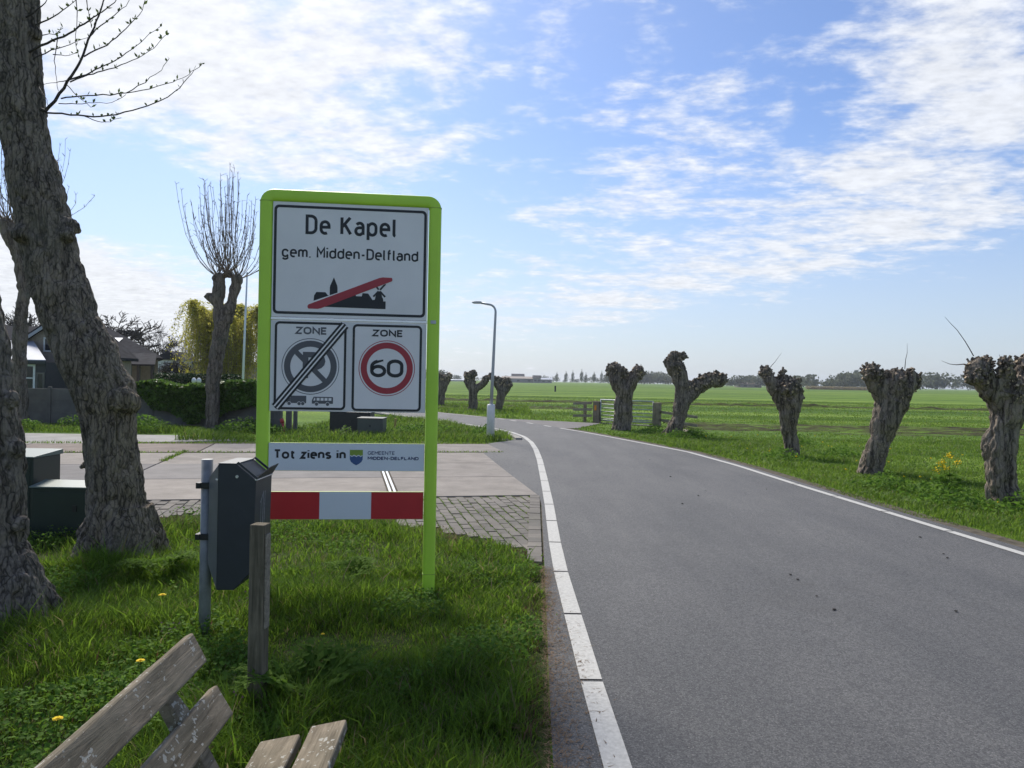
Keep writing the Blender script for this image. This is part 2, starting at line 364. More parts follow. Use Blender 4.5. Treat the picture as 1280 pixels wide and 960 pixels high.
M['cab_green'] = plain('dark green cabinet paint', (0.012, 0.026, 0.022), 0.38, 0, 0.12, 4, 0.05, 200)
M['cab_lid'] = plain('pale green cabinet lid', (0.13, 0.17, 0.15), 0.4, 0, 0.1, 4)
M['cab_grey'] = plain('grey green plastic', (0.075, 0.085, 0.075), 0.5, 0, 0.12, 4)
M['bench_wood'] = wood('weathered bench wood', (0.105, 0.086, 0.062), (0.30, 0.255, 0.195), 'y')
M['post_wood'] = wood('weathered post wood', (0.075, 0.066, 0.046), (0.23, 0.195, 0.145), 'z', False)
M['gate_wood'] = wood('gate timber', (0.15, 0.122, 0.09), (0.36, 0.30, 0.235), 'z', False)
M['rail_wood'] = wood('fence rail timber', (0.17, 0.145, 0.115), (0.38, 0.33, 0.27), 'x', False)
M['orange'] = plain('orange marker', (0.75, 0.30, 0.02), 0.5)
M['lamp_white'] = plain('white coated mast base', (0.78, 0.77, 0.74), 0.5, 0, 0.1, 6)
M['lamp_grey'] = plain('grey mast', (0.42, 0.44, 0.46), 0.45, 0.2, 0.08, 6)
M['glass'] = plain('dark window glass', (0.02, 0.025, 0.03), 0.12, 0, 0.2, 1)
M['white_frame'] = plain('white painted frame', (0.70, 0.71, 0.72), 0.5)
M['dark_frame'] = plain('dark painted timber', (0.035, 0.038, 0.045), 0.5)
M['roof'] = plain('dark roof tiles', (0.040, 0.040, 0.045), 0.95, 0, 0.25, 3, 0.4, 8, 0.06)
M['roof_pale'] = plain('pale zinc roof', (0.34, 0.36, 0.40), 0.45, 0.2, 0.08, 3)
M['house_wall'] = plain('brown brick wall', (0.34, 0.285, 0.235), 0.85, 0, 0.15, 9, 0.3, 30)
M['panel_wall'] = plain('dark concrete panels', (0.13, 0.125, 0.112), 0.85, 0, 0.25, 2.5, 0.3, 40)
M['hydrant'] = plain('red marker post', (0.45, 0.05, 0.05), 0.5)
M['stake'] = plain('yellow stake', (0.42, 0.30, 0.10), 0.7)
M['clod'] = plain('dark clods', (0.022, 0.019, 0.016), 0.9, 0, 0.3, 30)
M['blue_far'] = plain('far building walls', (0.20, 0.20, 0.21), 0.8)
M['reed'] = leafy('dry reeds', (0.30, 0.24, 0.13), (0.42, 0.34, 0.2), 0.3, 0.8)

# ------------------------------------------------------------------ object helpers
def tag(o, label=None, cat=None, group=None, kind=None):
    if label: o['label'] = label
    if cat: o['category'] = cat
    if group: o['group'] = group
    if kind: o['kind'] = kind
    return o
def empty(name, loc=(0, 0, 0), rz=0.0, label=None, cat=None, group=None, parent=None):
    o = bpy.data.objects.new(name, None); COL.objects.link(o)
    o.location = loc; o.rotation_euler = (0, 0, rz); o.empty_display_size = 0.2
    if parent: o.parent = parent
    return tag(o, label, cat, group)
def put(name, me, parent=None, kind=None, loc=None):
    o = bpy.data.objects.new(name, me); COL.objects.link(o)
    if parent is not None: o.parent = parent
    if kind: o['kind'] = kind
    if loc is not None: o.location = loc
    return o
def np_mesh(name, V, F, mat, smooth=False, mats=None, midx=None):
    """V (n,3), F (m,k) array of equal-size polygons"""
    me = bpy.data.meshes.new(name)
    V = np.ascontiguousarray(V, dtype=np.float32); F = np.ascontiguousarray(F, dtype=np.int32)
    k = F.shape[1]
    me.vertices.add(len(V)); me.vertices.foreach_set('co', V.ravel())
    me.loops.add(F.size); me.loops.foreach_set('vertex_index', F.ravel())
    me.polygons.add(len(F)); me.polygons.foreach_set('loop_start', np.arange(0, F.size, k, dtype=np.int32))
    if smooth: me.polygons.foreach_set('use_smooth', np.ones(len(F), dtype=bool))
    for mm in (mats or [mat]): me.materials.append(mm)
    if midx is not None: me.polygons.foreach_set('material_index', np.ascontiguousarray(midx, dtype=np.int32))
    me.update(calc_edges=True); me.validate()
    return me
class MB:
    def __init__(s): s.v = []; s.f = []; s.m = []; s.sm = []
    def add(s, vs, fs, mi=0, smooth=False):
        b = len(s.v); s.v += [tuple(map(float, p)) for p in vs]
        for f in fs: s.f.append([b + i for i in f]); s.m.append(mi); s.sm.append(smooth)
        return s
    def box(s, lo, hi, mi=0, M4=None):
        x0, y0, z0 = lo; x1, y1, z1 = hi
        vs = [(x0, y0, z0), (x1, y0, z0), (x1, y1, z0), (x0, y1, z0), (x0, y0, z1), (x1, y0, z1), (x1, y1, z1), (x0, y1, z1)]
        if M4 is not None: vs = [tuple(M4 @ Vector(p)) for p in vs]
        return s.add(vs, [(3, 2, 1, 0), (4, 5, 6, 7), (0, 1, 5, 4), (1, 2, 6, 5), (2, 3, 7, 6), (3, 0, 4, 7)], mi)
    def prism(s, poly, ax, a0, a1, mi=0):
        """poly in the two other axes, extruded along ax from a0 to a1"""
        def pt(p, a):
            return {'x': (a, p[0], p[1]), 'y': (p[0], a, p[1]), 'z': (p[0], p[1], a)}[ax]
        n = len(poly); vs = [pt(p, a0) for p in poly] + [pt(p, a1) for p in poly]
        fs = [tuple(range(n - 1, -1, -1)), tuple(range(n, 2 * n))] + [(i, (i + 1) % n, n + (i + 1) % n, n + i) for i in range(n)]
        return s.add(vs, fs, mi)
    def tube(s, pts, radii, seg=8, mi=0, cap=True, smooth=True, capmi=None):
        pts = [Vector(p) for p in pts]
        if isinstance(radii, (int, float)): radii = [radii] * len(pts)
        rings = []; prev = None
        for i, p in enumerate(pts):
            t = (pts[min(i + 1, len(pts) - 1)] - pts[max(i - 1, 0)])
            t = t.normalized() if t.length > 1e-9 else Vector((0, 0, 1))
            if prev is None:
                a = Vector((1, 0, 0)) if abs(t.x) < 0.8 else Vector((0, 1, 0))
                u = (a - t * a.dot(t)).normalized()
            else:
                u = (prev - t * prev.dot(t)); u = u.normalized() if u.length > 1e-6 else prev
            prev = u; w = t.cross(u)
            rings.append([p + (u * math.cos(2 * PI * k / seg) + w * math.sin(2 * PI * k / seg)) * radii[i] for k in range(seg)])
        vs = [v for r in rings for v in r]; fs = []
        for i in range(len(rings) - 1):
            for k in range(seg):
                fs.append((i * seg + k, i * seg + (k + 1) % seg, (i + 1) * seg + (k + 1) % seg, (i + 1) * seg + k))
        s.add(vs, fs, mi, smooth)
        if cap:
            b = len(s.v) - len(vs); n = len(rings)
            s.f.append([b + k for k in range(seg - 1, -1, -1)]); s.m.append(mi); s.sm.append(False)
            s.f.append([b + (n - 1) * seg + k for k in range(seg)]); s.m.append(mi if capmi is None else capmi); s.sm.append(False)
        return s
    def mesh(s, name, mats):
        me = bpy.data.meshes.new(name); me.from_pydata(s.v, [], s.f)
        for mm in (mats if isinstance(mats, (list, tuple)) else [mats]): me.materials.append(mm)
        me.polygons.foreach_set('material_index', s.m); me.polygons.foreach_set('use_smooth', s.sm)
        me.update(); return me
    def build(s, name, mats, parent=None, bevel=0.0, kind=None, loc=None):
        o = put(name, s.mesh(name, mats), parent, kind, loc)
        if bevel:
            b = o.modifiers.new('bevel', 'BEVEL'); b.width = bevel; b.segments = 2; b.limit_method = 'ANGLE'; b.angle_limit = rad(40)
        return o
def bez(a, b, c, n=6):
    a, b, c = Vector(a), Vector(b), Vector(c)
    return [a * (1 - t) ** 2 + b * 2 * t * (1 - t) + c * t * t for t in [i / (n - 1) for i in range(n)]]
def copies(root, loc, rz=0.0, scale=1.0, label=None):
    r = root.copy(); COL.objects.link(r); r.location = loc; r.rotation_euler = (0, 0, rz); r.scale = (scale,) * 3
    if label: r['label'] = label
    for ch in list(root.children):
        c = ch.copy(); COL.objects.link(c); c.parent = r
        for g in list(ch.children):
            d = g.copy(); COL.objects.link(d); d.parent = c
    return r

# ------------------------------------------------------------------ ground, road, paving
def smooth_interp(pts, ys):
    pts = np.array(pts, float); xs = np.interp(ys, pts[:, 1], pts[:, 0])
    k = np.hanning(9); k /= k.sum()
    return np.convolve(np.pad(xs, 4, mode='edge'), k, 'valid')
ROADY = np.concatenate([np.arange(-8, 45, 0.25), np.arange(45, 130, 2.0)])
AL = [(.14, -8), (.16, 0), (.2, 3.2), (.32, 6.9), (.43, 10.55), (.34, 10.9), (-.62, 16.8), (-.58, 19.55), (-.1, 20.2), (.15, 20.7), (-.05, 22.3), (-.4, 23.5), (-.9, 24.8), (-1.5, 26.2), (-2.5, 28), (-3.5, 29.9), (-8.6, 38.9), (-20, 58.5), (-60, 130)]
AR = [(6.0, -8), (5.75, 0), (5.42, 5), (5.24, 7.5), (5.03, 10), (4.85, 12.3), (4.67, 15.2), (4.33, 18), (3.5, 20.9), (2.53, 24.2), (1.83, 26.2), (.86, 28.9), (.05, 30.97), (-.5, 32.2), (-3.5, 36.9), (-8, 44.5), (-20, 65), (-55, 130)]
LL = [(.52, -8), (.5, 0), (.47, 3.2), (.455, 4.1), (.44, 6.4), (.455, 7.6), (.485, 8.9), (.51, 9.9), (.55, 12.4), (.59, 15.5), (.585, 17.9), (.53, 19.9), (.37, 21.9), (.03, 23.6), (-.36, 24.85), (-.84, 26), (-1.87, 28), (-2.93, 29.9), (-7.9, 38.9), (-19.3, 58.5), (-59, 130)]
LR = [(5.75, -8), (5.5, 0), (5.18, 5), (5.02, 7.5), (4.83, 10), (4.65, 12.3), (4.48, 15.2), (4.15, 18), (3.33, 20.9), (2.37, 24.2), (1.67, 26.2), (.69, 28.9), (-.1, 30.97), (-.64, 32.2), (-3.6, 36.65), (-8.2, 44.2), (-20.2, 64.5), (-55.2, 130)]
def xr(pts, y): return np.interp(y, [p[1] for p in pts], [p[0] for p in pts])

SA = np.array([.36, 10.72]); E1 = np.array([math.cos(rad(12)), math.sin(rad(12))]); E2 = np.array([-E1[1], E1[0]])
def ST(s, t): return SA + E1 * s + E2 * t
def toST(xy):
    d = np.asarray(xy) - SA; return np.stack([d @ E1, d @ E2], -1)

TURF_S = [-3.4, -2.2, -1.95, -1.62, -1.22, -.84, 0.5]; TURF_T = [-1.1, -1.15, -1.7, -1.98, -2.47, -3.6, -5.5]
def strip(name, xl, xrr, ys, z, mat, nc=6, kind='structure', parent=None):
    V = []; n = len(ys)
    for i in range(n):
        for j in range(nc + 1):
            V.append((xl[i] + (xrr[i] - xl[i]) * j / nc, ys[i], z))
    F = [(i * (nc + 1) + j, i * (nc + 1) + j + 1, (i + 1) * (nc + 1) + j + 1, (i + 1) * (nc + 1) + j) for i in range(n - 1) for j in range(nc)]
    return put(name, np_mesh(name, np.array(V), np.array(F), mat), parent, kind)

ground = put('ground', np_mesh('ground', np.array([(-2200, -150, -.02), (2200, -150, -.02), (2200, 2600, -.02), (-2200, 2600, -.02)]), np.array([(0, 1, 2, 3)]), M['pasture']), None, 'structure')
road = strip('road', smooth_interp(AL, ROADY), smooth_interp(AR, ROADY), ROADY, 0.0, M['asphalt'])
strip('road_shoulder', smooth_interp(AR, ROADY) - .03, smooth_interp(AR, ROADY) + .24, ROADY, -.006, M['bed'], 1)
# entrance apron by the field gate
put('gate_apron', np_mesh('gate_apron', np.array([(1.75, 26.2, -.004), (2.3, 26.5, -.004), (3.5, 29.9, -.004), (5.2, 28.8, -.004), (5.5, 29.3, -.004), (3.4, 30.6, -.004), (-.6, 32.3, -.004), (.0, 30.9, -.004)]), np.array([(0, 1, 2, 6), (2, 3, 4, 5), (0, 6, 7, 7)][:2]), M['slab_grey']), None, 'structure')

def ribbon_piece(name, pts, y0, y1, w, z, parent, mat):
    ys = np.linspace(y0, y1, max(2, int((y1 - y0) / 0.5) + 2)); xs = xr(pts, ys)
    V = []
    for i, y in enumerate(ys):
        a = max(0, i - 1); b = min(len(ys) - 1, i + 1)
        t = np.array([xs[b] - xs[a], ys[b] - ys[a]]); t /= np.linalg.norm(t); n = np.array([t[1], -t[0]])
        for s in (-1, 1): V.append((xs[i] + s * n[0] * w / 2, y + s * n[1] * w / 2, z))
    F = [(2 * i, 2 * i + 1, 2 * i + 3, 2 * i + 2) for i in range(len(ys) - 1)]
    me = np_mesh(name, np.array(V), np.array(F), mat)
    o = put(name, me, parent)
    return o
# white edge lines, laid in lengths with a narrow gap between them
le = empty('edge_line', (0, 0, 0)); tag(le, kind='structure')
y = 2.93 - 1.17 * 3
while y < 24:
    ribbon_piece('line_segment', LL, y + .018, y + 1.17 - .018, .118, .005, le, M['white_line']); y += 1.17
ribbon_piece('line_segment', LL, y + .018, 60, .118, .005, le, M['white_line'])
re_ = empty('edge_line', (0, 0, 0)); tag(re_, kind='structure')
y = -3.0
while y < 12:
    ribbon_piece('line_segment', LR, y + .02, y + 1.27, .105, .005, re_, M['white_line']); y += 1.29
ribbon_piece('line_segment', LR, y + .02, 26.2, .105, .005, re_, M['white_line'])
for a in (26.95, 28.55, 30.2, 31.4):
    ribbon_piece('line_dash', LR, a, a + .62, .115, .005, re_, M['white_line'])
ribbon_piece('line_segment', LR, 33.2, 64, .105, .005, re_, M['white_line'])

# concrete slab side road: rows of slabs with open joints
side = empty('slab_road', (0, 0, 0)); tag(side, kind='structure')
def edge_s(t):
    s = 0.0
    for _ in range(20):
        x, y = ST(s, t); s -= (x - (xr(AL, y) + .012)) / E1[0] * .8
    return s
def slab(s0, s1, t0, t1, mat, top=0.004):
    g = .017
    if s1 is None: sa, sb = edge_s(t0 + g), edge_s(t1 - g)
    else: sa = sb = s1 - g
    q = [ST(s0 + g, t0 + g), ST(sa, t0 + g), ST(sb, t1 - g), ST(s0 + g, t1 - g)]
    c = sum(q) / 4; dz = random.uniform(-.003, .003)
    mb = MB(); mb.prism([tuple(p - c) for p in q], 'z', -.10, 0)
    return mb.build('slab', mat, side, .006, None, (c[0], c[1], top + dz))
cols = [-17.6, -13.7, -9.8, -5.87, -1.95]
for ri, (t0, t1) in enumerate([(0, 2.05), (2.05, 4.15), (4.15, 6.22)]):
    for a, b_ in zip(cols[:-1], cols[1:]):
        slab(a, b_ - (.06 if b_ == -1.95 else 0), t0, t1, M['slab_grey'] if ri == 1 else M['slab_pale'])
    slab(-1.95 + .06, None, t0, t1, M['slab_pale'])
for a, b_ in ((-13.7, -9.4), (-9.4, -5.6), (-5.6, -1.9), (-1.9, .85)):
    slab(a, b_, 6.38, 8.45, M['slab_brown'] if a in (-9.4,) else M['slab_pale'])
mb = MB()
for sx in (-.05, .014):
    q = [ST(-1.95 + sx, 0.02), ST(-1.95 + sx + .036, 0.02), ST(-1.95 + sx + .036, 6.2), ST(-1.95 + sx, 6.2)]
    mb.prism([tuple(p) for p in q], 'z', -.08, .004)
mb.build('joint_profile', M['steel'], side, .002)
mb = MB(); mb.prism([tuple(ST(-18, -3.4)), tuple(ST(1.2, -3.6)), tuple(ST(1.2, 8.9)), tuple(ST(-18, 9.2))], 'z', -.2, -.014)
mb.build('paving_bed', M['bed'], None, 0, 'structure')
mb = MB(); mb.prism([(-19, 17.6), (-9.8, 16.5), (-9.2, 17.6), (-6.5, 19.0), (-8, 20.2), (-19, 19.4)], 'z', -.2, -.006)
mb.build('gravel_strip', M['gravel'], None, 0, 'structure')

# brick paving in front of the slabs, running in the same direction, and its edging along the asphalt
paving = empty('brick_paving', (0, 0, 0)); tag(paving, kind='structure')
bm_ = MB(); bm_.box((-.0515, -.104, -.07), (.0515, .104, 0)); brick_me = bm_.mesh('brick', M['brick'])
cnt = 0; rest = []
def edge_x(y): return xr(AL, y) - .012
cand = []
for i in range(-66, 10):
    for j in range(0, 19):
        s = i * .113 + .05; t = -.125 - j * .222 - (.111 if i % 2 else 0)
        x, y_ = ST(s, t)
        if x + .075 > edge_x(y_): continue
        lim = float(np.interp(s, TURF_S, TURF_T))   # where the turf has grown over the bricks
        lim = lim - .12 + .25 * float(vn(np.array([[s * 2.1, t * 2.1]]), 3)[0])
        if t < lim: continue
        if -3.3 < s < -2.2 and t < -.8: continue
        cand.append((s, t, x, y_))
cand.sort(key=lambda c: c[3])
for k, (s, t, x, y_) in enumerate(cand):
    if s < -5.2: continue
    rz = rad(12 + random.uniform(-1.6, 1.6)); zz = .0 + random.uniform(-.005, .005)
    if cnt < 270:
        o = put('brick', brick_me, paving); o.location = (x, y_, zz); o.rotation_euler = (rad(random.uniform(-1, 1)), rad(random.uniform(-1, 1)), rz); cnt += 1
    else: rest.append((x, y_, zz, rz))
if rest:
    mb = MB()
    for x, y_, zz, rz in rest: mb.box((-.0515, -.104, -.07), (.0515, .104, 0), 0, Matrix.Translation((x, y_, zz)) @ Matrix.Rotation(rz, 4, 'Z'))
    mb.build('bricks', M['brick'], paving, 0, 'stuff')
y = 6.74; eb = MB(); eb.box((-.066, -.099, -.07), (.066, .099, 0)); eme = eb.mesh('brick', M['brick'])
while y < 10.55:
    o = put('edging_brick', eme, paving); o.location = (edge_x(y + .1) - .075, y + .1, .013 + random.uniform(-.004, .004)); o.rotation_euler = (0, 0, rad(-2 + random.uniform(-1, 1))); y += .206
# kerb blocks round the inside of the bend
kerb = empty('kerb', (0, 0, 0)); tag(kerb, kind='structure')
kp = [(.22, 20.75), (.12, 21.6), (-.02, 22.3), (-.4, 23.5), (-.9, 24.8), (-1.5, 26.2), (-2.5, 28), (-3.5, 29.9), (-6, 34.3), (-8.6, 38.9)]
for a, b_ in zip(kp[:-1], kp[1:]):
    d = np.array(b_) - np.array(a); n = max(1, round(np.linalg.norm(d) / .95)); 
    for k in range(n):
        p0 = np.array(a) + d * k / n; p1 = np.array(a) + d * (k + 1) / n
        u = (p1 - p0); l = np.linalg.norm(u); rz = math.atan2(u[1], u[0])
        mb = MB(); mb.box((.006, -.09, -.1), (l - .006, .09, .05)); o = mb.build('kerb_stone', M['kerb'], kerb, .012, None, (p0[0], p0[1], 0)); o.rotation_euler = (0, 0, rz)

# ploughed strip across the pasture and mud by the far pollards
def furrows(name, x0, x1, y0, y1, amp, rows, nx=160, ny=60):
    xs = np.linspace(x0, x1, nx); ys = np.linspace(y0, y1, ny)
    X, Y = np.meshgrid(xs, ys); p = np.column_stack([X.ravel(), Y.ravel()])
    e = np.minimum(1, 4 * (p[:, 1] - y0) / (y1 - y0)) * np.minimum(1, 4 * (y1 - p[:, 1]) / (y1 - y0))
    z = amp * (np.sin((p[:, 1] - y0) / (y1 - y0) * rows * 2 * PI + vn(p * .5, 4)) * .5 + .75 * fbm(p * np.array([2.2, 3.5]), 3, 8)) * e - .05 * (1 - e) + .005
    V = np.column_stack([p, z]); F = [(j * nx + i, j * nx + i + 1, (j + 1) * nx + i + 1, (j + 1) * nx + i) for j in range(ny - 1) for i in range(nx - 1)]
    m, nt, b = _base(name)
    f = _noise(nt, _world(nt, (.5, 1.6, 1)), 1.6, 6, .7)
    c = _ramp(nt, f, [(.40, (.045, .037, .024)), (.52, (.075, .09, .025)), (.62, (.12, .2, .03))])
    nt.links.new(c, b.inputs['Base Color']); b.inputs['Roughness'].default_value = .95; b.inputs['Specular IOR Level'].default_value = .1
    _bump(nt, b, _noise(nt, _world(nt), 7, 5, .7), .8, .1)
    put(name, np_mesh(name, V, np.array(F), m, True), None, 'structure')
furrows('ploughed_strip', 6.2, 70, 25.5, 32.5, .07, 4)
furrows('muddy_strip', -9, 4, 44, 47.5, .10, 2, 90, 30)
furrows('furrow_line', -22, 90, 58, 60.5, .22, 1, 140, 16)
furrows('dirt_strip', -12, -1.2, 40.6, 43.5, .08, 2, 90, 24)

# ------------------------------------------------------------------ lettering drawn as strokes
def arc(cx, cy, rx, ry, a0, a1, n=9):
    return [(cx + rx * math.cos(rad(a0 + (a1 - a0) * i / (n - 1))), cy + ry * math.sin(rad(a0 + (a1 - a0) * i / (n - 1)))) for i in range(n)]
XH = .70
def glyphs():
    g = {}
    W_ = .52; r = .26
    bowl = arc(.25, XH - .25, .25, .25, 0, 180) + arc(.25, .25, .25, .25, 180, 360)
    g['D'] = (.54, [[(0, 0), (0, 1)] + [(.22, 1)] + arc(.24, .70, .30, .30, 90, 0) + arc(.24, .30, .30, .30, 0, -90) + [(.22, 0), 'c']])
    g['K'] = (.54, [[(0, 0), (0, 1)], [(.50, 1), (.02, .42)], [(.17, .60), (.54, 0)]])
    g['M'] = (.62, [[(0, 0), (0, 1), (.31, .42), (.62, 1), (.62, 0)]])
    g['Z'] = (.54, [[(0, 1), (.54, 1), (0, 0), (.54, 0)]])
    g['O'] = (.60, [arc(.30, .66, .30, .34, 0, 180) + arc(.30, .34, .30, .34, 180, 360) + ['c']])
    g['N'] = (.56, [[(0, 0), (0, 1), (.56, 0), (.56, 1)]])
    g['E'] = (.44, [[(.44, 1), (0, 1), (0, 0), (.44, 0)], [(0, .51), (.39, .51)]])
    g['T'] = (.52, [[(0, 1), (.52, 1)], [(.26, 1), (.26, 0)]])
    g['I'] = (.02, [[(.01, 0), (.01, 1)]])
    g['L'] = (.42, [[(0, 1), (0, 0), (.42, 0)]])
    g['F'] = (.42, [[(.42, 1), (0, 1), (0, 0)], [(0, .5), (.37, .5)]])
    g['A'] = (.56, [[(0, 0), (.28, 1), (.56, 0)], [(.10, .32), (.46, .32)]])
    g['G'] = (.56, [arc(.29, .66, .29, .34, 35, 180) + arc(.29, .34, .29, .34, 180, 330) + [(.56, .46), (.33, .46)]])
    g['P'] = (.50, [[(0, 0), (0, 1), (.25, 1)] + arc(.25, .73, .27, .27, 90, -90) + [(0, .46)]])
    g['6'] = (.52, [[(.46, .98), (.30, .98)] + arc(.34, .60, .34, .38, 95, 180, 7) + [(0, .32)] + arc(.26, .31, .26, .31, 180, 520, 19)])
    g['0'] = (.54, [arc(.27, .70, .27, .30, 0, 180) + arc(.27, .30, .27, .30, 180, 360) + ['c']])
    g['e'] = (.48, [[(0, .37), (.48, .37)] + arc(.24, XH - .25, .24, .25, 0, 180) + arc(.24, .25, .24, .25, 180, 300, 8)])
    g['a'] = (.45, [arc(.24, XH - .21, .21, .21, 150, 0, 7) + [(.45, 0)], [(.45, .42), (.21, .42)] + arc(.20, .21, .20, .21, 90, 270, 8) + [(.28, 0), (.45, .12)]])
    g['p'] = (.48, [[(0, -.30), (0, XH)], [(0, .52)] + arc(.25, XH - .24, .23, .24, 130, 0, 7) + arc(.25, .24, .23, .24, 0, -130, 7) + [(0, .18)]])
    g['g'] = (.48, [[(.48, XH), (.48, -.10)] + arc(.24, -.08, .24, .20, 0, -160, 8), [(.48, .52)] + arc(.24, XH - .24, .24, .24, 50, 180, 7) + arc(.24, .24, .24, .24, 180, 310, 7) + [(.48, .18)]])
    g['d'] = (.48, [[(.48, 1), (.48, 0)], [(.48, .52)] + arc(.24, XH - .24, .24, .24, 50, 180, 7) + arc(.24, .24, .24, .24, 180, 310, 7) + [(.48, .18)]])
    g['l'] = (.09, [[(.01, 1), (.01, .10)] + arc(.11, .10, .10, .10, 180, 265, 4)])
    g['m'] = (.72, [[(0, 0), (0, XH)], [(0, .48)] + arc(.18, XH - .19, .18, .19, 140, 0, 7) + [(.36, 0)], [(.36, .48)] + arc(.54, XH - .19, .18, .19, 140, 0, 7) + [(.72, 0)]])
    g['n'] = (.44, [[(0, 0), (0, XH)], [(0, .48)] + arc(.22, XH - .22, .22, .22, 140, 0, 7) + [(.44, 0)]])
    g['i'] = (.02, [[(.01, 0), (.01, XH)], [(.01, .90), (.01, 1.03)]])
    g['f'] = (.30, [[(.10, 0), (.10, .82)] + arc(.27, .82, .17, .18, 180, 95, 6), [(0, XH), (.30, XH)]])
    g['t'] = (.30, [[(.12, .92), (.12, .18)] + arc(.29, .18, .17, .18, 180, 280, 6), [(0, XH), (.32, XH)]])
    g['o'] = (.52, [arc(.26, XH - .28, .26, .28, 0, 180) + arc(.26, .28, .26, .28, 180, 360) + ['c']])
    g['z'] = (.42, [[(0, XH), (.40, XH), (0, 0), (.42, 0)]])
    g['s'] = (.40, [arc(.20, XH - .18, .20, .18, 35, 180, 7) + [(.04, .44), (.36, .28)] + arc(.20, .18, .20, .18, 0, -150, 7)])
    g['-'] = (.26, [[(0, .38), (.26, .38)]])
    g['.'] = (.04, [[(.02, -.04), (.02, .06)]])
    g[' '] = (.16, [])
    return g
GL = glyphs()
def stroke_quads(pts, w):
    closed = pts[-1] == 'c'
    if closed: pts = pts[:-1]
    q = [np.array(p, float) for p in pts]
    c = [q[0]]
    for p in q[1:]:
        if np.linalg.norm(p - c[-1]) > 1e-5: c.append(p)
    if closed and np.linalg.norm(c[0] - c[-1]) < 1e-5: c.pop()
    n = len(c); L_ = []; R_ = []
    for i in range(n):
        a = c[i - 1] if (closed or i > 0) else None; b = c[(i + 1) % n] if (closed or i < n - 1) else None
        d1 = (c[i] - a) / np.linalg.norm(c[i] - a) if a is not None else None
        d2 = (b - c[i]) / np.linalg.norm(b - c[i]) if b is not None else None
        d1 = d2 if d1 is None else d1; d2 = d1 if d2 is None else d2
        n1 = np.array([-d1[1], d1[0]]); n2 = np.array([-d2[1], d2[0]])
        m = n1 + n2; m = m / np.linalg.norm(m); k = 1 / max(.45, float(m @ n1))
        L_.append(c[i] + m * w / 2 * k); R_.append(c[i] - m * w / 2 * k)
    segs = [(i, (i + 1) % n) for i in range(n if closed else n - 1)]
    return L_, R_, segs
def lettering(name, text, u0, u1, z0, z1, sw, mat, parent, off, gap=.2, wide=1.0):
    """strokes of width sw; caps stand between z0 and z1, line spans u0..u1"""
    sw_m = sw * (z1 - z0); h = (z1 - z0) - sw_m
    adv = []; x = 0
    for ch in text:
        gw, st = GL[ch]; adv.append(x); x += gw * wide + gap
    tot = x - gap
    sx = (u1 - u0 - sw_m) / tot
    mb = MB(); k = 0; single = (z1 - z0) > .045; o = None
    for ch, a in zip(text, adv):
        if single: mb = MB()
        for st in GL[ch][1]:
            pts = [p if p == 'c' else (u0 + sw_m / 2 + (a + p[0] * wide) * sx, z0 + sw_m / 2 + p[1] * h) for p in st]
            L_, R_, segs = stroke_quads(pts, sw_m); n = len(L_)
            y_ = -off - .00012 * (k % 5); k += 1
            mb.add([(p[0], y_, p[1]) for p in L_] + [(p[0], y_, p[1]) for p in R_], [(i, n + i, n + j, j) for i, j in segs])
        if single and mb.v: o = mb.build('digit' if ch.isdigit() else 'letter' if ch not in '.-' else 'punctuation_mark', mat, parent)
    return o if single else mb.build(name, mat, parent, 0, 'stuff')
def rrect(u0, u1, z0, z1, r, n=6):
    return arc(u1 - r, z1 - r, r, r, 0, 90, n) + arc(u0 + r, z1 - r, r, r, 90, 180, n) + arc(u0 + r, z0 + r, r, r, 180, 270, n) + arc(u1 - r, z0 + r, r, r, 270, 360, n)
def flat(mb, poly, off, mi=0): return mb.add([(p[0], -off, p[1]) for p in poly], [tuple(range(len(poly)))], mi)
def ring2(mb, outer, inner, off, mi=0):
    n = len(outer); return mb.add([(p[0], -off, p[1]) for p in outer] + [(p[0], -off, p[1]) for p in inner], [(i, (i + 1) % n, n + (i + 1) % n, n + i) for i in range(n)], mi)
def circ(cu, cz, r, n=48): return [(cu + r * math.cos(2 * PI * i / n), cz + r * math.sin(2 * PI * i / n)) for i in range(n)]

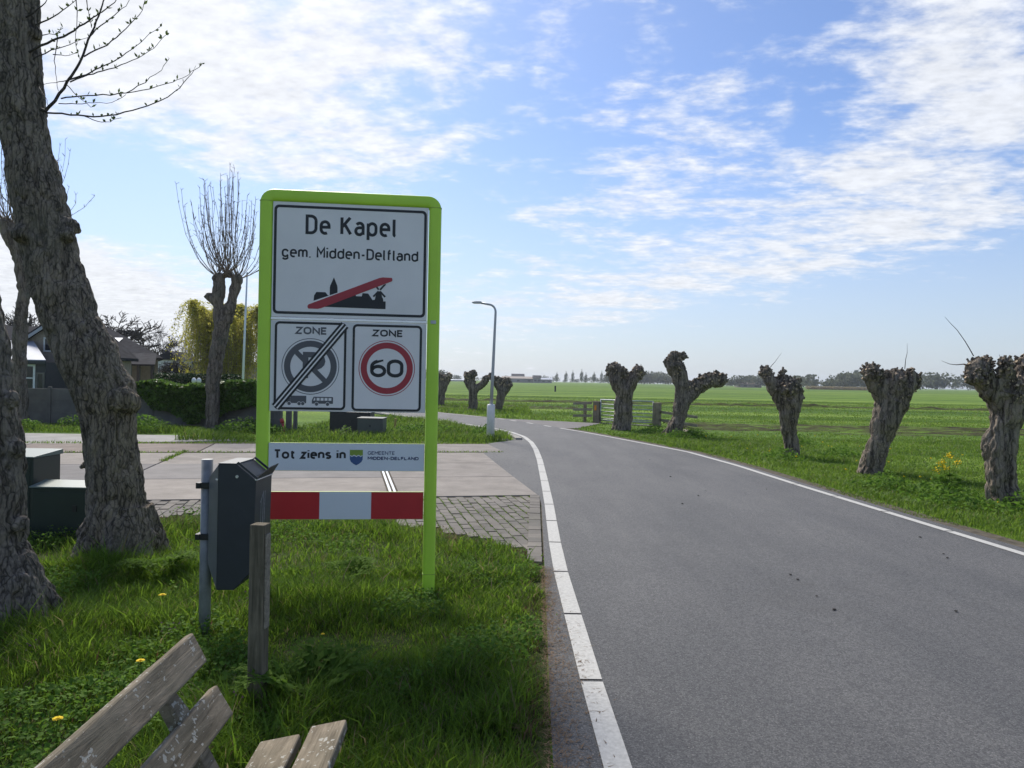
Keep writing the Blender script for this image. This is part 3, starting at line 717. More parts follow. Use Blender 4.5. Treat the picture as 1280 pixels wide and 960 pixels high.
def village_sign():
    # local axes: x along the boards, -y towards the viewer, z up
    root = empty('village_exit_sign', (-1.194, 5.63, 0), math.atan2(.116, .993),
                 'tall village exit sign in a lime green tubular frame on the grass', 'road sign')
    # one bent tube: two posts and a top rail with rounded shoulders, slightly squared in section
    mb = MB(); hw, top, rr = .606, 2.902, .055
    path = [(-hw, 0, -.3), (-hw, 0, top - rr)] + [(-hw + rr - rr * math.cos(a), 0, top - rr + rr * math.sin(a)) for a in np.linspace(.2, PI / 2, 6)] + \
           [(hw - rr + rr * math.sin(a), 0, top - rr + rr * math.cos(a)) for a in np.linspace(0, PI / 2 - .2, 6)] + [(hw, 0, top - rr), (hw, 0, -.3)]
    seg = 20; vs = []; fs = []
    prof = [(math.copysign(abs(math.cos(t)) ** .55, math.cos(t)) * .046, math.copysign(abs(math.sin(t)) ** .55, math.sin(t)) * .046) for t in np.linspace(0, 2 * PI, seg, endpoint=False)]
    for i, p in enumerate(path):
        a = Vector(path[max(0, i - 1)]); b = Vector(path[min(len(path) - 1, i + 1)]); t = (b - a).normalized()
        side_ = t.cross(Vector((0, 1, 0))).normalized()
        for (c, s) in prof: vs.append(Vector(p) + side_ * c + Vector((0, s, 0)))
    for i in range(len(path) - 1):
        for k in range(seg): fs.append((i * seg + k, i * seg + (k + 1) % seg, (i + 1) * seg + (k + 1) % seg, (i + 1) * seg + k))
    mb.add(vs, fs, 0, True); fr = mb.build('frame', M['green'], root)
    mb = MB()
    for sx, z in ((-1, 2.86), (1, 2.86), (-1, .156), (1, .156)):
        mb = MB(); mb.prism(rrect(sx * hw - .0472, sx * hw + .0472, -.0472, .0472, .02), 'z', z - .0015, z + .0015); mb.build('seam', M['ink_shield_green'], fr)
    st = MB(); st.box((.585, -.0505, 2.005), (.625, -.047, 2.03)); st.build('sticker', M['steel'], fr)
    # upper plate
    fy = .030
    def plate(name, u0, u1, z0, z1, face, body, th=.024):
        mb = MB(); mb.box((u0, -fy + .001, z0), (u1, -fy + th, z1), 1)
        mb.add([(u0 + .002, -fy, z0 + .002), (u1 - .002, -fy, z0 + .002), (u1 - .002, -fy, z1 - .002), (u0 + .002, -fy, z1 - .002)], [(0, 1, 2, 3)], 0)
        return mb.build(name, [face, body], root)
    pu = plate('name_plate', -.557, .557, 2.028, 2.858, M['sheet_white'], M['panel_grey'])
    mb = MB(); ring2(mb, rrect(-.548, .544, 2.049, 2.835, .034), rrect(-.529, .525, 2.068, 2.816, .018), fy + .001)
    mb.build('border', M['ink'], pu)
    lettering('lettering', 'De Kapel', -.327, .326, 2.630, 2.772, .150, M['ink'], pu, fy + .001, .31)
    lettering('lettering', 'gem. Midden-Delfland', -.491, .486, 2.458, 2.540, .155, M['ink'], pu, fy + .001, .26)
    # village outline with church, roofs and mill, struck through in red
    k0 = (-.259, 2.112)
    mb = MB()
    left = [(-.262, 2.135), (-.262, 2.165), (-.252, 2.196), (-.228, 2.214), (-.178, 2.214), (-.160, 2.178), (-.130, 2.185)]
    flat(mb, [(-.262, 2.138), (-.130, 2.188), (-.160, 2.192), (-.178, 2.214), (-.242, 2.214), (-.258, 2.188)], fy + .0010)
    flat(mb, [(-.147, 2.182), (-.092, 2.203), (-.092, 2.248), (-.094, 2.262), (-.119, 2.324), (-.145, 2.262), (-.147, 2.248)], fy + .0013)
    flat(mb, [(-.195, 2.108), (.255, 2.104), (.255, 2.160), (.238, 2.160), (.236, 2.178), (.228, 2.195), (.220, 2.235), (.190, 2.232), (.176, 2.170), (.160, 2.168), (.128, 2.214), (.088, 2.216), (.082, 2.192), (.042, 2.192), (.038, 2.206)], fy + .0016)
    for a in (rad(48), rad(128), rad(228), rad(-48)):
        c, s = math.cos(a), math.sin(a)
        L_, R_, sg = stroke_quads([(.208 + .008 * c, 2.238 + .008 * s), (.208 + .064 * c, 2.240 + .064 * s)], .013)
        mb.add([(p[0], -fy - .0018 - .0001 * a, p[1]) for p in L_ + R_], [(0, 2, 3, 1)])
    mb.build('village_outline', M['ink'], pu)
    mb = MB()
    L_, R_, sg = stroke_quads([(-.285, 2.112), (.282, 2.327)], .052)
    flat(mb, [tuple(L_[0]), tuple(R_[0]), tuple(R_[1]), tuple(L_[1])], fy + .0022, 1)
    bar = [(-.303, 2.100), (-.296, 2.092), (-.230, 2.092), (-.205, 2.098), (.296, 2.308), (.302, 2.318), (.298, 2.334), (.232, 2.336), (.206, 2.330), (-.296, 2.122), (-.303, 2.112)]
    flat(mb, bar, fy + .0025, 0)
    mb.build('red_bar', [M['ring_red'], M['sheet_white']], pu)
    mb = MB(); mb.box((-.560, -fy - .004, 2.006), (.559, -.006, 2.026)); mb.build('rail', M['alu'], root, .003)
    # lower plate with the two zone signs
    plate('backing_plate', -.559, .557, 1.347, 2.004, M['panel_grey'], M['panel_grey'], .02)
    def zone(u0, u1, z0, z1):
        mb = MB(); mb.prism(rrect(u0, u1, z0, z1, .036), 'y', -fy - .0035, -fy - .0008)
        o = mb.build('zone_plate', M['sheet_white'], root)
        mb = MB(); ring2(mb, rrect(u0 + .003, u1 - .003, z0 + .003, z1 - .003, .034), rrect(u0 + .020, u1 - .020, z0 + .020, z1 - .020, .018), fy + .0045)
        mb.build('border', M['ink'], o); return o
    f2 = fy + .0045
    zl = zone(-.533, -.018, 1.356, 1.998); zl['label'] = 'zone plate with a crossed out grey parking symbol, lorry and coach'
    zr = zone(.019, .528, 1.352, 1.992); zr['label'] = 'zone plate with a red ring round the number 60'
    lettering('lettering', 'ZONE', -.386, -.160, 1.905, 1.959, .225, M['ink_grey'], zl, f2, .27, 1.1)
    lettering('lettering', 'ZONE', .162, .386, 1.902, 1.953, .225, M['ink'], zr, f2, .27, 1.1)
    cu, cz = -.274, 1.673; mb = MB()
    ring2(mb, circ(cu, cz, .204), circ(cu, cz, .199), f2); ring2(mb, circ(cu, cz, .187), circ(cu, cz, .143), f2)
    L_, R_, sg = stroke_quads([(cu - .112, cz + .112), (cu + .112, cz - .112)], .036)
    mb.add([(p[0], -f2 - .0004, p[1]) for p in L_ + R_], [(0, 2, 3, 1)])
    mb.build('no_parking_symbol', M['ink_grey'], zl)
    lettering('lettering', 'P', cu - .055, cu + .100, cz - .105, cz + .105, .19, M['ink_grey'], zl, f2 + .0008, .2, 1.0)
    mb = MB()
    def vehicle(u, z, kind):
        if kind == 'lorry':
            flat(mb, [(u + .026, z + .016), (u + .138, z + .016), (u + .138, z + .070), (u + .026, z + .070)], f2)
            flat(mb, [(u, z + .016), (u + .0255, z + .016), (u + .0255, z + .056), (u + .010, z + .056), (u, z + .036)], f2)
            ws = (.018, .088, .114)
        else:
            flat(mb, [(u, z + .016), (u + .150, z + .016), (u + .150, z + .062), (u + .146, z + .066), (u + .012, z + .066), (u, z + .040)], f2)
            ws = (.034, .112)
            for i in range(4): flat(mb, [(u + .034 + i * .028, z + .038), (u + .055 + i * .028, z + .038), (u + .055 + i * .028, z + .058), (u + .034 + i * .028, z + .058)], f2 + .0006, 1)
            flat(mb, [(u + .010, z + .038), (u + .024, z + .038), (u + .024, z + .058), (u + .018, z + .058)], f2 + .0006, 1)
        for w in ws:
            flat(mb, circ(u + w, z + .013, .015, 16), f2 + .0007, 1); flat(mb, circ(u + w, z + .013, .012, 16), f2 + .0010); 
    vehicle(-.438, 1.390, 'lorry'); vehicle(-.260, 1.388, 'coach')
    mb.build('vehicle_symbols', [M['ink_grey'], M['sheet_white']], zl)
    mb = MB()
    d = np.array([.507 - .026, .633 - .020]); a0 = np.array([-.533 + .018, 1.356 + .018]); b0 = np.array([-.018 - .016, 1.998 - .018])
    dirn = (b0 - a0) / np.linalg.norm(b0 - a0); nn = np.array([-dirn[1], dirn[0]])
    L_, R_, sg = stroke_quads([tuple(a0), tuple(b0)], .062)
    mb.add([(p[0], -f2 - .0014, p[1]) for p in L_ + R_], [(0, 2, 3, 1)], 1)
    for i, o_ in enumerate((-.0255, 0, .0255)):
        if True:
            L_, R_, sg = stroke_quads([tuple(a0 + nn * o_), tuple(b0 + nn * o_)], .0150)
            mb.add([(p[0], -f2 - .0019, p[1]) for p in L_ + R_], [(0, 2, 3, 1)])
    mb.build('end_of_zone_stripes', [M['ink'], M['sheet_white']], zl)
    cu, cz = .273, 1.671; mb = MB()
    ring2(mb, circ(cu, cz, .204), circ(cu, cz, .199), f2); ring2(mb, circ(cu, cz, .189), circ(cu, cz, .145), f2)
    mb.build('red_ring', M['ring_red'], zr)
    lettering('lettering', '60', .152, .393, 1.604, 1.737, .185, M['ink'], zr, f2, .24, 1.55)
    # greeting board
    gb = plate('greeting_board', -.560, .557, .916, 1.118, M['board_white'], M['edge_green'], .02)
    lettering('lettering', 'Tot ziens in', -.523, -.011, 1.002, 1.071, .215, M['ink'], gb, fy + .001, .27, 1.0)
    lettering('lettering', 'GEMEENTE', .146, .342, 1.036, 1.062, .17, M['ink_blue'], gb, fy + .001, .22, 1.1)
    lettering('lettering', 'MIDDEN-DELFLAND', .146, .516, .998, 1.022, .25, M['ink_blue'], gb, fy + .001, .26, 1.1)
    mb = MB(); u0, u1 = .017, .111
    wave = [(u1 - (u1 - u0) * i / 18, 1.026 + .008 * math.sin(abs(((i / 18 * 3) % 1) - .5) * 2 * PI / 2)) for i in range(19)]
    flat(mb, [(u0, 1.071), (u0, 1.027)] + wave[::-1][1:-1] + [(u1, 1.027), (u1, 1.071)], fy + .001, 0)
    low = [(p[0], p[1] - .008) for p in wave]
    flat(mb, [low[-1]] + [(u0 + .001, 1.000), (u0 + .010, .982), (u0 + .028, .968), ((u0 + u1) / 2, .958), (u1 - .028, .968), (u1 - .010, .982), (u1 - .001, 1.000)] + low[:-1], fy + .001, 1)
    mb.build('shield', [M['ink_shield_green'], M['ink_shield_blue']], gb)
    # red and white barrier board
    bb = plate('barrier_board', -.560, .556, .562, .764, M['board_white'], M['edge_green'], .02)
    for a, b_ in ((-.558, -.194), (.177, .554)):
        mb = MB(); flat(mb, [(a, .5645), (b_, .5645), (b_, .7615), (a, .7615)], fy + .001); mb.build('red_stripe', M['red'], bb)
    return root
village_sign()

# ------------------------------------------------------------------ litter bin on its pole
def litter_bin():
    X0 = -1.66; Y0 = 4.65
    root = empty('litter_bin', (X0, Y0, 0), 0, 'dark grey steel litter bin clamped to a round pole beside the sign', 'litter bin')
    pole = MB(); pole.tube([(-.184, .02, -.3), (-.184, .02, 1.085)], .034, 20); pole.build('pole', M['pole_grey'], root)
    cp = MB()
    for z in (.93, .62):
        cp = MB(); cp.prism([(-.232, -.032), (-.205, -.032), (-.205, -.026), (-.146, -.026), (-.146, .050), (-.205, .050), (-.205, .055), (-.232, .055)], 'z', z - .018, z + .018)
        cp.build('clamp', M['black'], root, .004)
    # side cheeks: the profile seen from the near side, chamfered at the top and bottom corners
    prof = [(-.052, .335), (.050, .338), (.160, .455), (.170, .985), (.055, 1.078), (-.052, 1.078)]
    b = MB(); b.prism(prof, 'y', -.150, .150); body = b.build('body', M['anthracite'], root, .004)
    # tapering back towards the pole
    bk = MB()
    A = [(-.0525, -.149, .338), (-.0525, .149, .338), (-.0525, .149, 1.072), (-.0525, -.149, 1.072)]
    B = [(-.146, -.045, .465), (-.146, .085, .465), (-.146, .085, .985), (-.146, -.045, .985)]
    bk.add(A + B, [(0, 3, 7, 4), (1, 5, 6, 2), (3, 2, 6, 7), (0, 4, 5, 1), (4, 7, 6, 5)]); bk.build('back_shell', M['bin_lit'], root, .003)  # lit side of the dark bin, put into its colour
    # hood over the opening, a lip and an ash flap
    hd = MB(); hd.add([(-.050, -.156, 1.083), (.058, -.156, 1.083), (.058, .156, 1.083), (-.050, .156, 1.083), (-.050, -.156, 1.079), (.058, -.156, 1.079), (.058, .156, 1.079), (-.050, .156, 1.079)],
                      [(0, 1, 2, 3), (7, 6, 5, 4), (0, 4, 5, 1), (1, 5, 6, 2), (2, 6, 7, 3), (3, 7, 4, 0)])
    hd.build('lid', M['bin_lit'], root)  # top painted paler to look lit
    op = MB(); op.add([(.066, -.125, 1.0725), (.150, -.125, 1.0045), (.150, .125, 1.0045), (.066, .125, 1.0725)], [(0, 1, 2, 3)]); op.build('opening', M['black'], root)
    for sy in (-.152, .146):
        ck = MB(); ck.prism([(.055, 1.085), (.170, .992), (.182, 1.000), (.066, 1.092)], 'y', sy, sy + .006); ck.build('cheek', M['anthracite'], root)
    fl = MB(); fl.add([(.172, -.148, .988), (.172, .148, .988), (.212, .148, 1.052), (.205, .02, 1.045), (.176, -.148, 1.0)], [(0, 1, 2, 3, 4)])
    o = fl.build('flap', M['anthracite'], root); sm = o.modifiers.new('thickness', 'SOLIDIFY'); sm.thickness = .005
    lp = MB(); lp.box((.164, -.150, .984), (.176, .150, .990)); lp.build('lip', M['alu'], root)
    sc = MB()
    for x, z in ((.060, 1.005),): sc.tube([(x, -.157, z), (x, -.149, z)], .009, 10)
    sc.build('rivet', M['alu'], root)
    sc = MB(); sc.tube([(-.058, -.150, .985), (-.066, -.141, .985)], .006, 8); sc.build('rivet', M['alu'], root)
    on = MB()   # the figure 1 scratched into the front
    def stroke3(pts, w, off):
        L_, R_, sg = stroke_quads(pts, w); n = len(L_)
        # front plane leans from (.160,.455) to (.170,.985)
        def q(p): return (.160 + (p[1] - .455) * .010 / .53 + off, p[0], p[1])
        on.add([q(p) for p in L_] + [q(p) for p in R_], [(i, n + i, n + j, j) for i, j in sg])
    stroke3([(-.055, .84), (-.005, .895), (-.005, .70)], .012, .0012); stroke3([(.025, .90), (.022, .71)], .010, .0014); stroke3([(-.045, .86), (-.045, .72), (-.02, .69)], .008, .0016)
    on.build('scratched_figure', M['scratch'], root)
litter_bin()

# ------------------------------------------------------------------ short wooden post in front of the bin
wp = empty('wooden_post', (-1.168, 3.60, 0), rad(-6), 'short square weathered wooden post in front of the litter bin', 'post')
mb = MB(); mb.prism([(-.036, -.036), (.036, -.036), (.036, .036), (-.036, .036)], 'z', -.3, .905); mb.build('post_shaft', M['post_wood'], wp, .004)
mb = MB(); mb.box((.0365, -.028, .42), (.044, .022, .86)); mb.build('pale_side', M['rail_wood'], wp, .002)  # thin paler piece over the right-hand face of the post

# ------------------------------------------------------------------ bench seen from its far end
def bench():
    YF = 2.42
    root = empty('park_bench', (-.75, YF, 0), rad(2.4), 'weathered wooden bench with lichen spots and two backrest planks', 'bench')
    def plank(name, p0, p1, th, length, parent=root, y0=0.0):
        """p0..p1: width line in x,z ; thickness to the far side ; runs towards -y"""
        a = Vector((p0[0], 0, p0[1])); b = Vector((p1[0], 0, p1[1])); w = (b - a).normalized(); n = Vector((-w.z, 0, w.x))
        if n.z < 0: n = -n
        mb = MB(); q = [a, b, b - n * th, a - n * th]
        N = 10; rows = []
        for k in range(N + 1):
            yy = y0 - length * k / N
            rows.append([(p.x + random.uniform(-.0015, .0015), yy, p.z + random.uniform(-.0015, .0015)) for p in q])
        vs = [v for r in rows for v in r]; fs = [(i * 4 + j, i * 4 + (j + 1) % 4, (i + 1) * 4 + (j + 1) % 4, (i + 1) * 4 + j) for i in range(N) for j in range(4)]
        fs += [(3, 2, 1, 0), (N * 4, N * 4 + 1, N * 4 + 2, N * 4 + 3)]
        mb.add(vs, fs); return mb.build(name, M['bench_wood'], parent, .007)
    Ln = 1.85
    plank('backrest_plank', (-.238, .790), (-.188, .700), .034, Ln)
    plank('backrest_plank', (-.165, .622), (-.108, .530), .034, Ln, y0=.01)
    plank('seat_plank', (-.020, .452), (.104, .476), .036, Ln, y0=-.01)
    plank('seat_plank', (.128, .482), (.240, .504), .036, Ln, y0=.03)
    for yy in (-.22, -Ln + .22):
        sp = MB(); sp.prism([(-.296, .752), (-.258, .735), (-.178, .630), (-.085, .455), (-.010, .02), (-.010, -.2), (-.075, -.2), (-.075, .02), (-.150, .44), (-.212, .60)], 'y', yy - .035, yy + .035)
        sp.build('back_support', M['bench_wood'], root, .006)
        lg = MB(); lg.box((.140, yy - .035, -.2), (.205, yy + .035, .442)); lg.build('leg', M['bench_wood'], root, .006)
        br = MB(); br.prism([(-.085, .372), (.2, .416), (.2, .447), (-.085, .41)], 'y', yy + .0375, yy + .06); br.build('seat_bearer', M['bench_wood'], root, .004)
bench()

# ------------------------------------------------------------------ cabinets
def cabinet(name, x0, x1, y0, y1, h, label, lid=True, mat='cab_green', rz=0.0, slope=.03):
    cx, cy = (x0 + x1) / 2, (y0 + y1) / 2; w, d = (x1 - x0) / 2, (y1 - y0) / 2
    r = empty(name, (cx, cy, 0), rz, label, 'utility cabinet')
    b = MB(); b.box((-w, -d, -.1), (w, d, h)); b.build('housing', M[mat], r, .008)
    l = MB(); l.prism([(-d - .02, h + .002), (d + .02, h + .002), (d + .02, h + .022 + slope), (-d - .02, h + .016)], 'x', -w - .015, w + .015); l.build('lid', M['cab_lid' if lid else mat], r, .004)
    dr = MB(); dr.box((-w + .03, -d - .006, .08), (w - .03, -d - .001, h - .04)); pd = dr.build('door', M[mat], r, .003)
    hn = MB(); hn.box((-.02, -d - .014, h * .55), (.02, -d - .0065, h * .55 + .06)); hn.build('lock', M['black'], pd)
    return r
cabinet('utility_cabinet', -5.05, -4.60, 7.40, 7.85, .76, 'taller dark green utility cabinet between the two near tree trunks')
cabinet('utility_cabinet', -4.55, -3.72, 7.30, 7.52, .49, 'low wide dark green utility cabinet left of the leaning trunk')
cabinet('utility_cabinet', -5.05, -3.88, 21.35, 21.75, .62, 'black utility cabinet in the verge behind the sign', False, 'black', rad(-8), .0)
cabinet('utility_cabinet', -4.12, -3.42, 20.62, 21.0, .50, 'grey green meter cabinet in front of the black cabinet', False, 'cab_grey', rad(-6), .01)

# ------------------------------------------------------------------ organic trunks
def organic(name, chains, blobs, voxel, mat, furrow=.02, lump=.03, fs=9.0, seed=0, zs=.25, axis_lean=(0, 0)):
    mb = MB()
    for pts, rr in chains: mb.tube(pts, rr, 14)
    me = mb.mesh('tmp', mat)
    bm = bmesh.new(); bm.from_mesh(me)
    for c, r in blobs:
        m4 = Matrix.Translation(c) @ Matrix.Diagonal((*(r if isinstance(r, (tuple, list)) else (r, r, r)), 1))
        bmesh.ops.create_icosphere(bm, subdivisions=3, radius=1.0, matrix=m4)
    bm.to_mesh(me); bm.free()
    o = bpy.data.objects.new('tmp', me); COL.objects.link(o)
    md = o.modifiers.new('r', 'REMESH'); md.mode = 'VOXEL'; md.voxel_size = voxel; md.adaptivity = 0.0
    s2 = o.modifiers.new('s', 'SMOOTH'); s2.iterations = 4; s2.factor = .5
    dg = bpy.context.evaluated_depsgraph_get(); dg.update()
    out = bpy.data.meshes.new_from_object(o.evaluated_get(dg))
    bpy.data.objects.remove(o); bpy.data.meshes.remove(me)
    n = len(out.vertices); V = np.empty(n * 3, np.float32); out.vertices.foreach_get('co', V); V = V.reshape(-1, 3).astype(float)
    Nn = np.empty(n * 3, np.float32); out.vertices.foreach_get('normal', Nn); Nn = Nn.reshape(-1, 3).astype(float)
    q = V.copy(); q[:, 0] -= V[:, 2] * axis_lean[0]; q[:, 1] -= V[:, 2] * axis_lean[1]
    warp = np.column_stack([fbm(q * 2.2, 3, seed + 3), fbm(q * 2.2, 3, seed + 5), np.zeros(n)]) * .05
    q = (q + warp) * np.array([fs, fs, fs * zs])
    ridge = 1 - np.abs(vn(q, seed)); ridge2 = 1 - np.abs(vn(q * 2.1 + 5, seed + 1))
    plates = fbm(q * np.array([1.5, 1.5, 3.0]), 2, seed + 9)
    d = -furrow * np.clip((ridge - .62) / .38, 0, 1) ** 1.3 - .5 * furrow * np.clip((ridge2 - .6) / .4, 0, 1) + .25 * furrow * plates
    d += lump * fbm(V * 3.1, 3, seed + 20)
    V = V + Nn * d[:, None]
    out.vertices.foreach_set('co', V.astype(np.float32).ravel())
    out.materials.clear(); out.materials.append(mat)
    out.polygons.foreach_set('use_smooth', np.ones(len(out.polygons), dtype=bool)); out.update(); out.name = name
    return out, V, Nn
def conv(d, pts, base):
    """(x, y, half width[, extra depth]) sightings at distance d -> points relative to base"""
    c = []; r = []
    for p in pts:
        dd = d + (p[3] if len(p) > 3 else 0); w = P(p[0], p[1], dd) - base; c.append(Vector(w)); r.append(p[2] * dd / FPX)
    return c, r

def stubs(V, Nn, heads, n, rmin, rmax, lmin, lmax, seed):
    """short cut shoots bristling from the swollen heads"""
    rg = np.random.default_rng(seed); mb = MB()
    idx = []
    for c, r in heads:
        dd = np.linalg.norm(V - np.array(c), axis=1); sel = np.where((dd < r * 1.35) & (Nn[:, 2] > -.45))[0]
        if len(sel): idx += list(rg.choice(sel, min(n, len(sel)), replace=False))
    for i in idx:
        p = Vector(V[i]); nn = Vector(Nn[i]) + Vector(rg.normal(0, .45, 3)) + Vector((0, 0, .35)); nn.normalize()
        r = rg.uniform(rmin, rmax); l = rg.uniform(lmin, lmax)
        mb.tube([p - nn * .02, p + nn * l * .5, p + nn * l], [r * 1.25, r, r * .95], 5, 0, True, False, 1 if rg.random() < .45 else 0)
    return mb
def knot_willow(d, trunk, limbs, heads, label, twigs=(), seed=0, rough=1.0):
    bx = P(trunk[0][0], trunk[0][1], d); base = np.array([bx[0], bx[1], 0.0])
    root = empty('pollard_willow', tuple(base), 0, label, 'tree', 'knotted pollard willows along the road')
    chains = []
    t2 = [(trunk[0][0] - (trunk[1][0] - trunk[0][0]) * .25, trunk[0][1] + 14 * 20 / d, trunk[0][2] * 1.15)] + list(trunk)
    chains.append(conv(d, t2, base))
    for l in limbs: chains.append(conv(d, l, base))
    bl = []; hd = []
    for h in heads:
        c, r = conv(d, [h], base); bl.append((c[0], r[0] * .92)); hd.append((c[0], r[0]))
        rg = random.Random(seed + int(h[0]))
        for k in range(9):
            v = Vector((rg.gauss(0, 1), rg.gauss(0, 1), rg.gauss(.3, .8))).normalized()
            bl.append((c[0] + v * r[0] * .72, r[0] * rg.uniform(.25, .42)))
    s = d / FPX
    vox = max(.016, s * 1.5)
    me, V, Nn = organic('trunk', chains, bl, vox, M['bark_knot'], .034 * rough, .045, 12.5, seed, .2)
    tr = put('trunk', me, root)
    mb = stubs(V, Nn, hd, int(42), .012, max(.026, s * 1.9), .012, .065, seed)
    if mb.v: mb.build('cut_shoots', [M['bark_knot'], M['cut']], root, 0, 'stuff')
    for tw in twigs:
        c, r = conv(d, [(p[0], p[1], 1) for p in tw], base)
        m2 = MB(); n = len(c); pts = []
        m2.tube(c, [.008 - .006 * i / (n - 1) for i in range(n)], 4); m2.build('twig', M['twig_dark'], root)
    return root
knot_willow(10.85, [(1257, 631, 20), (1253, 605, 18), (1250, 580, 18), (1249, 560, 19.5), (1255, 538, 18), (1259, 510, 22), (1262, 490, 27)],
            [[(1252, 505, 18), (1238, 487, 18), (1226, 470, 15, -.05)], [(1266, 495, 20), (1276, 475, 17, .1), (1282, 460, 15, .15)], [(1260, 490, 14), (1258, 470, 9, -.15), (1257, 453, 6.5, -.18)], [(1268, 495, 20), (1292, 478, 19), (1306, 464, 16)]],
            [(1224, 464, 16), (1218, 474, 11, -.08), (1281, 457, 13, .15), (1258, 470, 9, -.15), (1257, 453, 7, -.18), (1308, 462, 15), (1275, 485, 14, -.15), (1232, 455, 9, .05)],
            'nearest knotted pollard willow at the right edge with a long curved twig',
            [[(1217, 445), (1212, 436), (1206, 426), (1196, 412), (1188, 404), (1181, 396)], [(1206, 455), (1196, 456), (1187, 455), (1177, 451)], [(1252, 450), (1249, 443)]], 3)
knot_willow(14.3, [(1087, 590, 15.5), (1095, 567, 13), (1102, 543, 14.5), (1109, 519, 17.5), (1116, 501, 20)],
            [[(1112, 502, 16), (1102, 485, 13.5), (1090, 470, 10)], [(1118, 500, 18), (1127, 484, 17), (1138, 478, 13)]],
            [(1086, 464, 9.5), (1093, 469, 9, -.1), (1119, 481, 17, -.05), (1122, 470, 10), (1138, 473, 12), (1142, 481, 9.5), (1106, 474, 10, .1)],
            'leaning knotted pollard willow with a broad fist, second from the right',
            [[(1131, 461), (1132, 450), (1134, 441), (1134, 429)]], 8)
knot_willow(17.55, [(989, 570, 11.5), (987.5, 545, 10.5), (986, 520, 12), (985, 500, 15)],
            [[(982, 505, 12), (971, 487, 10), (961, 470, 8)], [(984, 500, 11), (980, 480, 8), (978, 468, 6)], [(988, 500, 13), (993, 487, 11)]],
            [(958, 464, 7.5), (954, 468, 5.5), (978, 466, 6.5), (990, 480, 10, -.05), (996, 489, 9), (996, 478, 6.5), (984, 487, 10, -.2)],
            'upright knotted pollard willow with a notched crown, third from the right', [[(963, 459), (969, 452), (977, 441)]], 21)
knot_willow(23.4, [(842, 544, 10.5), (847, 526, 9.3), (852, 507, 10.5), (854, 490, 10), (851, 471, 9.5), (848, 457, 9)],
            [[(854, 503, 9.5), (866, 490, 9.5), (879, 480, 9), (892, 476, 8.5), (902, 476, 8)], [(852, 478, 9), (843, 464, 8), (838, 455, 7.5)]],
            [(837, 454, 8), (842, 446, 7.5), (852, 446, 6.8), (846, 458, 8, -.1), (880, 475, 8.5), (891, 473, 8), (901, 476, 8.5), (868, 481, 7)],
            'tall forked pollard willow with a long limb reaching right, by the gate', [], 31)
knot_willow(26.1, [(777, 536, 13), (779, 520, 12.3), (780, 505, 12), (781, 495, 11.3), (780, 485, 12)],
            [[(777, 488, 10), (770, 473, 9.5), (765, 464, 8)], [(784, 487, 9.5), (791, 475, 8), (797, 466, 6.5)]],
            [(763, 462, 7.5), (770, 460, 7), (775, 466, 8, -.1), (780, 467, 6), (797, 464, 7), (800, 467, 4.5)],
            'stout two fisted pollard willow standing in front of the field gate', [], 43)
knot_willow(40.5, [(622, 514, 5), (626, 500, 5.4), (628, 490, 6.2)], [[(626, 490, 5), (620, 478, 4.5), (614, 471, 3.5)], [(630, 489, 6), (636, 481, 5.5)]],
            [(614, 471, 4), (622, 475, 4.5), (630, 477, 5.5), (637, 481, 5.5), (635, 475, 4)], 'small pollard willow right behind the lamp post', [], 52, .8)
knot_willow(40.0, [(590, 514, 5.6), (592, 497, 6.2), (590, 484, 6.6)], [[(590, 486, 6), (587, 474, 6)], [(594, 489, 5), (601, 481, 4.6), (608, 475, 4)]],
            [(584, 469, 5.5), (591, 468, 5.5), (587, 475, 6), (608, 474, 4)], 'small forked pollard willow left of the lamp post', [], 61, .8)
knot_willow(46.0, [(550, 509, 5), (552, 491, 5.3), (555, 480, 6)], [[(555, 481, 5), (561, 472, 4.2)], [(553, 481, 5), (548, 471, 5)]],
            [(561, 471, 4.6), (548, 470, 5), (554, 473, 5)], 'small pollard willow half hidden by the right sign post', [], 72, .8)

